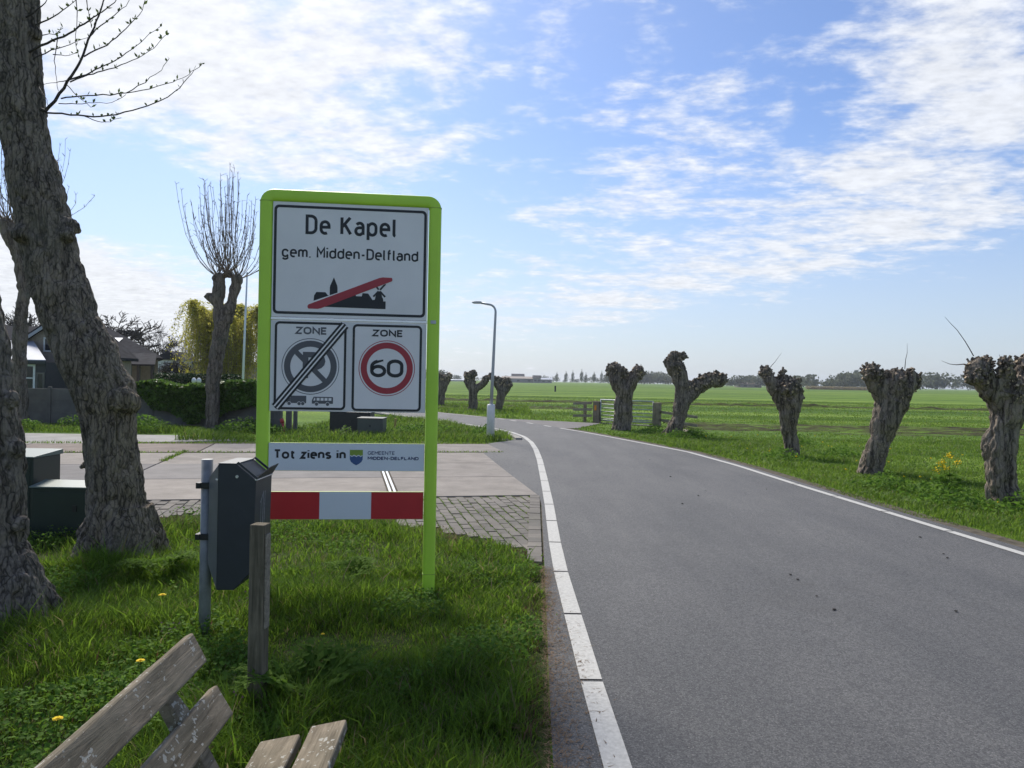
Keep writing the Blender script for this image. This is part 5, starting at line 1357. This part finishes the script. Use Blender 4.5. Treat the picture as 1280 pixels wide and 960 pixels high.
# purple dead-nettle dots
mb = MB(); rg = random.Random(8)
for px, py in ((305, 768), (212, 806), (86, 788), (40, 830), (300, 900), (32, 800), (270, 688)):
    g = G(px, py)
    for k in range(14):
        p = Vector((g[0] + rg.gauss(0, .025), g[1] + rg.gauss(0, .03), .09 + rg.gauss(0, .02))); s_ = .007
        mb.add([p + Vector((s_, 0, 0)), p + Vector((0, s_, s_)), p + Vector((-s_, 0, 0)), p + Vector((0, -s_, s_ * .5))], [(0, 1, 2, 3)])
mb.build('purple_flowers', M['purple'], None, 0, 'stuff')
mb = MB(); rg = random.Random(18)
for k in range(46):
    y_ = rg.uniform(9, 24); x = xr(AR, y_) + rg.uniform(.8, 6); s_ = rg.uniform(.015, .028); p = Vector((x, y_, rg.uniform(.08, .16)))
    mb.add([p + Vector((s_, 0, 0)), p + Vector((0, s_, s_ * .6)), p + Vector((-s_, 0, 0)), p + Vector((0, -s_, s_ * .6)), p + Vector((0, 0, -.02))], [(0, 1, 2, 3), (0, 3, 4), (1, 4, 2)])
mb.build('meadow_flowers', M['petal'], None, 0, 'stuff')

# ------------------------------------------------------------------ street lamp
lx, ly, _ = G(613, 549)
lamp = empty('street_lamp', (lx, ly, 0), 0, 'slim grey street lamp on a thick white base inside the bend', 'street lamp')
mb = MB(); mb.tube([(0, 0, -.1), (0, 0, .90), (0, 0, .945)], [.107, .107, .09], 24); mb.build('mast_base', M['lamp_white'], lamp)
mb = MB(); pt = [(.004, 0, .93), (.03, 0, 1.8), (.055, 0, 2.7), (.075, 0, 3.42)] + [(.075 - .20 * (1 - math.cos(a)), 0, 3.44 + .20 * math.sin(a)) for a in np.linspace(.15, PI / 2, 6)] + [(-.33, 0, 3.675)]
mb.tube(pt, [.046, .042, .036, .032] + [.028] * 6 + [.026], 14); mb.build('mast', M['lamp_grey'], lamp)
mb = MB(); mb.prism([(-.30, 3.70), (-.34, 3.715), (-.48, 3.715), (-.56, 3.70), (-.575, 3.685), (-.55, 3.665), (-.30, 3.66)], 'y', -.075, .075); hd_ = mb.build('lamp_head', M['lamp_grey'], lamp, .012)
mb = MB(); mb.prism([(-.34, 3.664), (-.54, 3.664), (-.52, 3.652), (-.36, 3.652)], 'y', -.06, .06); mb.build('lens', M['board_white'], hd_)
mb = MB(); mb.prism([(-.9, -.16), (.45, -.16), (.55, .12), (-.9, .15)], 'z', -.1, .012); o = mb.build('lamp_footing', M['kerb'], None, .01, 'structure', (lx, ly, 0))

# ------------------------------------------------------------------ field gate and rail fences
def gate():
    a = np.array(G(746, 528)[:2]); b = np.array(G(821, 532)[:2]); u = b - a; L_ = np.linalg.norm(u); rz = math.atan2(u[1], u[0])
    r = empty('field_gate', (a[0], a[1], 0), rz, 'galvanised tubular field gate hung between two timber posts', 'gate')
    for x in (0, L_):
        mb = MB(); mb.box((x - .13, -.11, -.3), (x + .13, .11, .84 if x == 0 else .86)); p = mb.build('gate_post', M['gate_wood'], r, .012)
        if x == 0:
            m2 = MB(); m2.box((-.06, -.118, .48), (.03, -.111, .68)); m2.build('marker', M['orange'], p)
    zs = (.10, .17, .30, .44, .58, .73, .90)
    for z in zs:
        mb = MB(); mb.tube([(.15, 0, z), (L_ - .15, 0, z)], .026 if z in (zs[0], zs[-1]) else .017, 8); mb.build('rail', M['steel'], r)
    for x in (.16, L_ - .16):
        mb = MB(); mb.tube([(x, 0, .08), (x, 0, .915)], .026, 8); mb.build('stile', M['steel'], r)
    mb = MB(); mb.tube([(L_ * .5, -.03, .1), (L_ * .5, -.03, .9)], .015, 6); mb.build('stay', M['steel'], r)
    return a, b, rz
ga, gb_, grz = gate()
def rail_fence(a, b, zs, label, post_at=(), drop=0.0):
    a = np.array(a); b = np.array(b); u = b - a; L_ = np.linalg.norm(u)
    r = empty('rail_fence', (a[0], a[1], 0), math.atan2(u[1], u[0]), label, 'fence')
    for x in post_at:
        mb = MB(); mb.box((x - .05, -.05, -.2), (x + .05, .05, .80)); mb.build('fence_post', M['gate_wood'], r, .006)
    for z in zs:
        mb = MB(); mb.add([(0, -.075, z - .05), (L_, -.075, z - .05 - drop), (L_, -.075, z + .05 - drop), (0, -.075, z + .05), (0, -.053, z - .05), (L_, -.053, z - .05 - drop), (L_, -.053, z + .05 - drop), (0, -.053, z + .05)],
                          [(0, 1, 2, 3), (7, 6, 5, 4), (0, 4, 5, 1), (1, 5, 6, 2), (2, 6, 7, 3), (3, 7, 4, 0)]); mb.build('rail', M['rail_wood'], r, .004)
la = P(718, 517, 31.6); rail_fence((la[0], la[1]), (ga[0] - .15, ga[1] + .05), (.20, .45, .70), 'short three rail timber fence left of the gate', (.75,), -.06)
rb = P(856, 528, 27.6); rail_fence((gb_[0] + .15, gb_[1]), (rb[0] + .4, rb[1] - .4), (.22, .52), 'short two rail timber fence behind the forked willow', (1.1,), .10)
g0 = G(857, 541); g1 = G(870, 546.5); 
pl = empty('loose_plank', (g0[0], g0[1], .05), math.atan2(g1[1] - g0[1], g1[0] - g0[0]), 'loose pale plank lying in the grass behind the forked willow', 'plank')
mb = MB(); mb.box((-.2, -.08, .0), (.75, .08, .05)); mb.build('plank_board', M['rail_wood'], pl, .004)
g0 = P(829, 541, 24.3); pp_ = empty('leaning_plank', (g0[0], g0[1], 0), 0, 'grey plank leaning on the foot of the forked willow', 'plank')
mb = MB(); a_ = Vector((0, 0, .02)); mb.tube([(-.05, 0, 0), (.33, -.1, .42)], .035, 5, 0, True, False); mb.build('plank_board', M['gate_wood'], pp_)

# ------------------------------------------------------------------ garden wall, ivy, weeds
def garden_wall():
    pts = [(-17.5, 23.6), (-14.1, 23.45), (-10.9, 23.3), (-8.6, 23.1), (-7.4, 22.6), (-6.75, 22.25)]
    r = empty('garden_wall', (pts[0][0], pts[0][1], 0), 0, 'dark concrete panel wall along the garden with ivy over its top', 'wall')
    o0 = np.array(pts[0])
    for a, b in zip(pts[:-1], pts[1:]):
        a, b = np.array(a) - o0, np.array(b) - o0; u = b - a; L_ = np.linalg.norm(u); n = max(1, round(L_ / 1.75)); rz = math.atan2(u[1], u[0])
        for k in range(n):
            p = a + u * k / n; l = L_ / n
            for z0, z1 in ((-.1, .36), (.362, .72), (.722, 1.08)):
                mb = MB(); mb.box((.055, -.025, z0), (l - .055, .025, z1)); o = mb.build('panel', M['panel_wall'], r, .005, None, (p[0], p[1], 0)); o.rotation_euler = (0, 0, rz)
            mb = MB(); mb.box((-.05, -.05, -.1), (.05, .05, 1.14)); o = mb.build('wall_post', M['panel_wall'], r, .006, None, (p[0], p[1], 0)); o.rotation_euler = (0, 0, rz)
    e = np.array(pts[-1]) - o0
    for i, (dx, dy, w) in enumerate(((0, 0, .10), (.34, -.12, .07), (.55, -.2, .05))):
        mb = MB(); mb.box((-w, -w, -.1), (w, w, 1.05 - .04 * i)); mb.build('wall_post', M['panel_wall'], r, .006, None, (e[0] + dx, e[1] + dy, 0))
garden_wall()
def ivy():
    rg = np.random.default_rng(31); n = 15000
    s = rg.uniform(0, 1, n); xs = -12.6 + s * 6.1
    top = 1.28 + .13 * fbm(np.column_stack([xs * 1.3, xs * 0]), 3, 3)
    bot = np.interp(xs, [-12.6, -11.3, -10.4, -9.4, -8.5, -7.6, -6.5], [1.0, .82, .35, .1, .55, .85, .95]) + .22 * vn(np.column_stack([xs * 2.6, xs * 0]), 7)
    z = bot + (top - bot) * (1 - rg.random(n) ** 1.5)
    yw = np.interp(xs, [-12.6, -8.6, -7.4, -6.5], [23.38, 23.1, 22.6, 22.1])
    th = .22 + .18 * vn(np.column_stack([xs * 1.7, z * 1.7]), 5)
    yy = yw - .06 - th * rg.random(n) ** .7 + np.where(z > 1.08, rg.uniform(0, .6, n), 0)
    V, F = leaves(np.column_stack([xs, yy, z]), .125, 32, .35, .8)
    o = put('ivy', np_mesh('ivy', V, F, M['ivy'])); tag(o, 'mass of green ivy hanging over the dark garden wall', 'plant')
ivy()
g = G(355, 541); hp = empty('marker_post', (g[0], g[1], 0), rad(10), 'leaning red marker post at the foot of the garden wall', 'post')
mb = MB(); mb.tube([(.04, 0, -.05), (-.05, 0, .30)], .035, 10); mb.build('marker_shaft', M['hydrant'], hp)
mb = MB(); mb.tube([(-.045, 0, .28), (-.075, 0, .40)], [.06, .05], 10); mb.build('marker_cap', M['hydrant'], hp)
g = G(493, 541); sk = empty('wooden_stake', (g[0], g[1], 0), 0, 'thin yellowish wooden stake in the verge beside the dark cabinets', 'stake')
mb = MB(); mb.box((-.03, -.03, -.1), (.03, .03, .42)); mb.build('stake_shaft', M['stake'], sk, .004); sk.rotation_euler = (0, rad(4), 0)

# ------------------------------------------------------------------ houses
def win(parent, x, z, w, h, y, frame='white_frame', nx=1, nz=1, t=.07):
    mb = MB()
    mb.box((x, y - .05, z), (x + w, y - .01, z + t)); mb.box((x, y - .05, z + h - t), (x + w, y - .01, z + h))
    mb.box((x, y - .05, z + t), (x + t, y - .01, z + h - t)); mb.box((x + w - t, y - .05, z + t), (x + w, y - .01, z + h - t))
    for i in range(1, nx): mb.box((x + w * i / nx - .03, y - .045, z + t), (x + w * i / nx + .03, y - .012, z + h - t))
    for i in range(1, nz): mb.box((x + t, y - .043, z + h * i / nz - .025), (x + w - t, y - .014, z + h * i / nz + .025))
    f = mb.build('window', M[frame], parent)
    g_ = MB(); g_.box((x + t * .6, y - .03, z + t * .6), (x + w - t * .6, y - .005, z + h - t * .6)); g_.build('pane', M['glass'], f)
def house():
    r = empty('brown_house', (-24, 36, 0), 0, 'brown brick house with dark hipped roof behind the leaning trunk', 'house')
    ox, oy = -24.0, 36.0
    def L(x, y_, z): return (x - ox, y_ - oy, z)
    # gabled wing towards the road
    mb = MB(); prof = [(-24.3, 0), (-18.5, 0), (-18.5, 2.35), (-20.85, 4.30), (-24.3, 2.0)]
    mb.prism([(p[0] - ox, p[1]) for p in prof], 'y', 0, 1.3); w = mb.build('wall', M['house_wall'], r)
    rf = MB()
    for (xa, za, xb, zb) in ((-24.75, 1.72, -20.85, 4.36), (-20.85, 4.36, -18.25, 2.16)):
        rf.add([L(xa, 35.7, za), L(xb, 35.7, zb), L(xb, 37.5, zb), L(xa, 37.5, za), L(xa, 35.7, za + .14), L(xb, 35.7, zb + .14), L(xb, 37.5, zb + .14), L(xa, 37.5, za + .14)],
               [(3, 2, 1, 0), (4, 5, 6, 7), (0, 1, 5, 4), (1, 2, 6, 5), (2, 3, 7, 6), (3, 0, 4, 7)])
    rf.build('roof', M['roof'], r)
    bb = MB()
    for (xa, za, xb, zb) in ((-24.75, 1.70, -20.85, 4.34), (-20.85, 4.34, -18.25, 2.14)):
        bb.add([L(xa, 35.66, za - .10), L(xb, 35.66, zb - .10), L(xb, 35.66, zb + .06), L(xa, 35.66, za + .06), L(xa, 35.695, za - .10), L(xb, 35.695, zb - .10), L(xb, 35.695, zb + .06), L(xa, 35.695, za + .06)],
               [(0, 1, 2, 3), (7, 6, 5, 4), (0, 4, 5, 1), (1, 5, 6, 2), (2, 6, 7, 3), (3, 7, 4, 0)])
    bb.build('bargeboard', M['roof_pale'], r)
    win(r, P(55, 430, 36)[0] - ox, 2.52, .42, .68, 0)
    win(r, P(66, 470, 36)[0] - ox, .95, 1.5, 1.0, 0, 'roof_pale')
    # main hipped roof behind, with a lower slope over the veranda
    mb = MB(); mb.prism([(-36 - ox, 5.95), (-19.35 - ox, 5.95), (-23.4 - ox, 14), (-36 - ox, 14)], 'z', 0, 2.40); mb.build('wall', M['house_wall'], r)
    mr = MB(); mr.add([L(-36.5, 41.8, 2.45), L(-19.0, 41.8, 2.45), L(-24.2, 46, 4.30), L(-33, 46, 4.30), L(-23.3, 50.2, 2.45), L(-36.5, 50.2, 2.45), L(-36.5, 41.8, 2.35), L(-19, 41.8, 2.35), L(-23.3, 50.2, 2.35), L(-36.5, 50.2, 2.35)],
           [(0, 1, 2, 3), (1, 4, 2), (4, 5, 3, 2), (5, 0, 3), (6, 7, 1, 0), (7, 8, 4, 1), (9, 8, 7, 6)])
    mr.build('roof', M['roof'], r)
    ve = MB(); ve.add([L(-22.0, 38.8, 1.98), L(-18.05, 38.8, 1.98), L(-19.4, 41.9, 2.62), L(-22.0, 41.9, 2.62), L(-22.0, 38.8, 2.06), L(-18.05, 38.8, 2.06), L(-19.4, 41.9, 2.70), L(-22.0, 41.9, 2.70)],
                      [(3, 2, 1, 0), (4, 5, 6, 7), (0, 1, 5, 4), (1, 2, 6, 5), (2, 3, 7, 6), (3, 0, 4, 7)]); ve.build('veranda_roof', M['roof'], r)
    for x in (-18.3, -19.0, -19.45, -20.4):
        mb = MB(); mb.box((x - ox - .07, 3.0, 0), (x - ox + .07, 3.14, 1.98)); mb.build('veranda_post', M['dark_frame'], r)
    sk_ = MB(); a = P(145, 430, 44.0); 
    def on(x, y_): return L(x, y_, 2.45 + (y_ - 41.8) * (1.85 / 4.2) + .07)
    sk_.add([on(a[0] - .45, 43.3), on(a[0] + .35, 43.3), on(a[0] + .25, 44.3), on(a[0] - .55, 44.3)], [(0, 1, 2, 3)]); sk_.build('skylight', M['board_white'], r)
    # glazed porch on the left
    c = empty('garden_porch', (-22.6, 33.5, 0), 0, 'glazed white framed porch with a pale roof at the left edge', 'house extension')
    mb = MB(); mb.box((-3.2, 0, 0), (2.25, 2.4, 2.0)); mb.build('wall', M['dark_frame'], c)
    mb = MB(); mb.add([(-3.4, -.25, 2.03), (2.4, -.25, 2.03), (.2, 2.4, 2.95), (-3.4, 2.4, 2.95), (-3.4, -.25, 2.1), (2.4, -.25, 2.1), (.2, 2.4, 3.02), (-3.4, 2.4, 3.02)],
                      [(3, 2, 1, 0), (4, 5, 6, 7), (0, 1, 5, 4), (1, 2, 6, 5), (2, 3, 7, 6), (3, 0, 4, 7)]); mb.build('roof', M['roof_pale'], c)
    mb = MB(); mb.box((-3.4, -.30, 1.93), (2.42, -.252, 2.06)); mb.build('gutter', M['dark_frame'], c)
    win(c, -.45, .70, 1.10, 1.2, 0, 'white_frame', 2, 2, .09); win(c, .70, .70, 1.12, 1.2, 0, 'white_frame', 2, 2, .09)
    win(c, 1.86, .75, .36, .8, 0, 'panel_wall')
house()
h2 = empty('white_shed', (P(212, 460, 60)[0], 60, 0), 0, 'small pale shed seen past the corner of the brown house', 'shed')
mb = MB(); mb.box((-1.2, 0, 0), (1.0, 3, 2.7)); mb.build('wall', M['white_frame'], h2)
mb = MB(); mb.prism([(-1.35, 2.7), (1.15, 2.7), (-.1, 3.4)], 'y', -.2, 3.2); mb.build('roof', M['roof'], h2)
mb = MB(); mb.box((-.5, -.04, .6), (.1, -.005, 2.0)); mb.build('window', M['glass'], h2)
h3 = empty('brick_outbuilding', (P(222, 460, 62)[0] + 2.5, 62, 0), 0, 'low brown outbuilding between the shed and the yellow willow', 'shed')
mb = MB(); mb.box((-2.4, 0, 0), (3, 3, 2.4)); mb.build('wall', M['house_wall'], h3)
mb = MB(); mb.box((-2.6, -.2, 2.4), (3.2, 3.2, 2.6)); mb.build('roof', M['roof'], h3)

# clipped hedge with two white garden ornaments on its edge
hx0, hx1 = P(196, 470, 37)[0], P(262, 470, 37)[0]
rg = np.random.default_rng(41); n = 9000; c = np.column_stack([rg.uniform(hx0, hx1 + 1.5, n), rg.uniform(36.5, 37.6, n), 1.62 * rg.random(n) ** .6])
V, F = leaves(c, .10, 42, .3, .7); o = put('hedge', np_mesh('hedge', V, F, M['hedge'])); tag(o, 'dark clipped hedge behind the ivy covered wall', 'hedge')
for px, lb in ((242.5, 'small white garden ornament by the dark hedge, left one of two'), (248.8, 'small white garden ornament by the dark hedge, right one of two')):
    g = P(px, 473, 35.5); r = empty('garden_ornament', (g[0], g[1], .9), 0, lb, 'ornament', 'white ornaments by the hedge')
    mb = MB(); mb.tube([(0, 0, .28), (0, 0, .36), (0, 0, .46), (0, 0, .54)], [.05, .11, .10, .04], 10); mb.build('ornament_body', M['white_frame'], r)
    mb = MB(); mb.tube([(0, 0, -.9), (0, 0, .30)], .03, 6); mb.build('ornament_stand', M['dark_frame'], r)
fp = P(303, 470, 34)
fl_ = empty('flagpole', (fp[0], 34, 0), 0, 'thin pale flagpole in front of the yellow willow', 'flagpole')
mb = MB(); mb.tube([(0, 0, -.1), (.06, 0, 3), (.13, 0, 6.1)], [.055, .05, .035], 10); mb.build('pole_shaft', M['board_white'], fl_)
mb = MB(); mb.tube([(.13, 0, 6.1), (.132, 0, 6.17)], [.05, .02], 8); mb.build('pole_cap', M['alu'], fl_)

# ------------------------------------------------------------------ yellow weeping willow
def weeping():
    x0 = P(280, 470, 42)[0]
    r = empty('weeping_willow', (x0, 42, 0), 0, 'yellow green weeping willow in spring leaf behind the bare pollard', 'tree')
    mb = MB(); rg = np.random.default_rng(51); rr = random.Random(51)
    mb.tube([(0, 0, -.2), (.1, 0, 1.2), (0, .1, 2.4)], [.38, .3, .24], 10)
    ends = []
    for k in range(12):
        a = 2 * PI * k / 12 + rr.uniform(-.2, .2); l = rr.uniform(.5, 2.3); h = rr.uniform(3.8, 5.5)
        p = bez((0, .1, 2.2), (math.cos(a) * l * .4, math.sin(a) * l * .4, h * .9), (math.cos(a) * l, math.sin(a) * l, h), 6); mb.tube(p, [.13, .11, .09, .07, .05, .03], 6); ends.append(p)
    mb.build('trunk', M['bark_pole'], r)
    pts = []; tw = MB()
    for k in range(1900):
        e = rr.choice(ends); q = e[rr.choice((2, 3, 4, 5, 5))]; a = rr.uniform(0, 2 * PI); o_ = Vector((math.cos(a), math.sin(a), 0)); s_ = abs(rr.gauss(0, .72)); l = rr.uniform(1.2, 4.3)
        z1 = max(.9, q.z + .3 - l); st = bez(q, q + o_ * s_ * .8 + Vector((0, 0, rr.uniform(.0, .5))), Vector((q.x, q.y, 0)) + o_ * s_ * 1.15 + Vector((0, 0, z1)), 7)
        if k % 2 == 0: tw.tube(st, [.012, .01, .009, .008, .007, .006, .005], 3, 0, False)
        for i in range(1, 7):
            for m in range(9):
                p = st[i - 1].lerp(st[i], rr.random()); pts.append((p.x + rr.gauss(0, .045), p.y + rr.gauss(0, .045), p.z + rr.gauss(0, .05)))
    V, F = leaves(np.array(pts), .13, 52, .0, .36)
    put('crown', np_mesh('crown', V, F, M['willow']), r)
    tw.build('hanging_twigs', M['twig'], r, 0, 'stuff')
weeping()
# ------------------------------------------------------------------ bare trees beyond the house
def bare_tree_mesh(h, spread, seed, flat=.5, lv=5, n0=7, r0=.16, trunk=.35):
    rr = random.Random(seed); mb = MB(); tops = []
    def grow(p, d, l, r, k):
        e = p + d * l; mid = p.lerp(e, .5) + Vector((rr.gauss(0, .04), rr.gauss(0, .04), 0)) * l
        mb.tube([p, mid, e], [r, r * .85, r * .65], 5 if k < 2 else 3, 0, False)
        if k >= lv: return
        for i in range(rr.choice((2, 3, 3, 3)) if k > 0 else n0):
            nd = (d + Vector((rr.gauss(0, spread), rr.gauss(0, spread), rr.gauss(.12, flat)))).normalized(); grow(e if rr.random() < .7 else mid, nd, l * rr.uniform(.62, .9), max(.017, r * .6), k + 1)
    grow(Vector((0, 0, -.2)), Vector((0, 0, 1)), h * trunk, r0, 0)
    return mb.mesh('bare_tree', M['twig_dark'])
def far_tree(px, y_top, dist, seed, label, spread, trunk, lv=6, n0=7, group='bare trees beyond the house'):
    x = P(px, 460, dist)[0]; H = P(px, y_top, dist)[2]
    me = bare_tree_mesh(4.0, spread, seed, .35, lv, n0, .16, trunk)
    co = np.empty(len(me.vertices) * 3, np.float32); me.vertices.foreach_get('co', co); z = co.reshape(-1, 3)[:, 2].max()
    t = empty('bare_tree', (x, dist, 0), 0, label, 'tree', group); s_ = H / z
    me.transform(Matrix.Scale(s_, 4)); o = put('branches', me, t); return t
far_tree(157, 388, 70, 2, 'broad bare tree with a rounded crown above the house roof', .8, .26, 7, 9)
far_tree(201, 403, 66, 5, 'slim bare tree right of the house roof', .55, .50, 6, 6)
far_tree(45, 380, 62, 7, 'bare tree left of the leaning trunk, behind the gable', .6, .30, 6, 7)
far_tree(230, 418, 66, 9, 'thin bare tree beside the yellow willow', .4, .45, 6, 6)
far_tree(222, 436, 58, 12, 'low bare shrub between the shed and the yellow willow', .8, .2, 6, 9)
far_tree(12, 388, 60, 14, 'bare tree at the left edge above the porch', .6, .32, 6, 7)

# ------------------------------------------------------------------ the far side of the pasture
def clump_mesh(n, w, h, seed, col='far_leaf', size=.9):
    rg = np.random.default_rng(seed); c = rg.normal(0, 1, (n, 3)); c /= np.linalg.norm(c, axis=1)[:, None]; c *= (rg.random(n) ** .4)[:, None]
    c = c * np.array([w / 2, w / 2, h * .42]) * (1 + .25 * fbm(c * 2, 2, seed)[:, None]) + np.array([0, 0, h * .55])
    return leaves(c, size, seed + 1, .1, .8)
def far_wood(name, x0, x1, dist, h, seed, n=16):
    rg = random.Random(seed); parts = []
    a, b = P(x0, 480, dist)[0], P(x1, 480, dist)[0]
    for k in range(n):
        hh = h * rg.uniform(.6, 1.25); w = hh * rg.uniform(1.1, 1.9); v, f = clump_mesh(260, w, hh, seed * 50 + k, size=hh * .16)
        v = v + np.array([a + (b - a) * (k + rg.random()) / n, dist + rg.uniform(-14, 14), 0]); parts.append((v, f))
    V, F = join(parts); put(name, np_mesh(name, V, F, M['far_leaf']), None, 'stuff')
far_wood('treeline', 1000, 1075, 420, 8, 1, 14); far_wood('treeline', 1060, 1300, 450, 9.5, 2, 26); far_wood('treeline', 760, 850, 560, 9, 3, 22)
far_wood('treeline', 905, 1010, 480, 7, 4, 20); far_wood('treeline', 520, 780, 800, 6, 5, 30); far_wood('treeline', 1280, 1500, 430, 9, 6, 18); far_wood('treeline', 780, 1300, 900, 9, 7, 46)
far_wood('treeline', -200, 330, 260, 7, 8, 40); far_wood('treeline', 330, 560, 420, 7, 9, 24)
# poplars standing one by one
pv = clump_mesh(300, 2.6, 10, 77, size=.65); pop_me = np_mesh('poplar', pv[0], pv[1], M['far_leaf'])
ORD = 'first second third fourth fifth sixth seventh eighth ninth tenth eleventh twelfth'.split()
for k, px in enumerate((696, 708, 717, 727, 733, 744, 752, 760, 768, 806, 818, 829)):
    t = put('poplar', pop_me); tag(t, ORD[k] + ' thin poplar from the left in the row on the horizon', 'tree', 'distant poplars on the horizon')
    t.location = (P(px, 470, 560)[0], 560 + 4 * (k % 3), 0); t.scale = (.9 + .2 * (k % 2), 1, .82 + .07 * ((k * 5) % 4))
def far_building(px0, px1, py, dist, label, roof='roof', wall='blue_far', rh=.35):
    a, b = P(px0, py, dist), P(px1, py, dist); w = b[0] - a[0]; h = a[2]
    r = empty('farm_building', ((a[0] + b[0]) / 2, dist, 0), 0, label, 'building', 'farm buildings on the horizon')
    mb = MB(); mb.box((-w / 2, 0, -1), (w / 2, 12, h * (1 - rh))); wl = mb.build('wall', M[wall], r)
    mb = MB(); mb.prism([(-.8, h * (1 - rh)), (12.8, h * (1 - rh)), (6, h)], 'x', -w / 2 - .6, w / 2 + .6); mb.build('roof', M[roof], r)
    n = max(2, int(w / 7))
    for k in range(n):
        m2 = MB(); x = -w / 2 + w * (k + .5) / n; m2.box((x - 1, -.12, h * .2), (x + 1, -.01, h * .42)); m2.build('door', M['dark_frame'], r)
far_building(628, 668, 470, 600, 'long low farm shed with a brown roof on the horizon', 'house_wall')
far_building(667, 676, 469, 590, 'dark square barn in the middle of the far farm')
far_building(676, 690, 472, 620, 'small grey barn at the right end of the far farm', 'roof_pale')
far_building(562, 582, 474, 640, 'pale low greenhouse on the horizon left of the pollards', 'roof_pale', 'roof_pale')
far_building(640, 655, 467, 700, 'blue grey barn behind the long farm shed')
far_building(925, 952, 478, 470, 'low red brown barn on the horizon right of the forked willow', 'house_wall', 'house_wall')
rg = np.random.default_rng(91); n = 5000; c = np.column_stack([rg.uniform(P(1010, 480, 380)[0], P(1110, 480, 380)[0], n), rg.uniform(378, 384, n), rg.uniform(0, 1.5, n)])
V, F = leaves(c, .9, 92, 0, .4); put('reed_bed', np_mesh('reed_bed', V, F, M['reed']), None, 'stuff')
g = G(694, 489.5); mk = empty('field_marker', (g[0], g[1], 0), 0, 'small dark marker post standing alone far out in the pasture', 'post')
mb = MB(); mb.box((-.12, -.12, -.1), (.12, .12, .9)); mb.build('marker_shaft', M['dark_frame'], mk)

# ------------------------------------------------------------------ thin spring haze over the polder
mb = MB(); mb.box((-2300, -200, -1.02), (2300, 2700, 24))
hm = bpy.data.materials.new('haze'); hm.use_nodes = True; hn = hm.node_tree; hn.nodes.remove(hn.nodes['Principled BSDF'])
pv_ = hn.nodes.new('ShaderNodeVolumePrincipled'); pv_.inputs['Color'].default_value = (0.86, 0.92, 1.0, 1); pv_.inputs['Density'].default_value = 0.00026; pv_.inputs['Anisotropy'].default_value = 0.3
hn.links.new(pv_.outputs[0], hn.nodes['Material Output'].inputs['Volume'])
mb.build('haze', hm, None, 0, 'stuff')
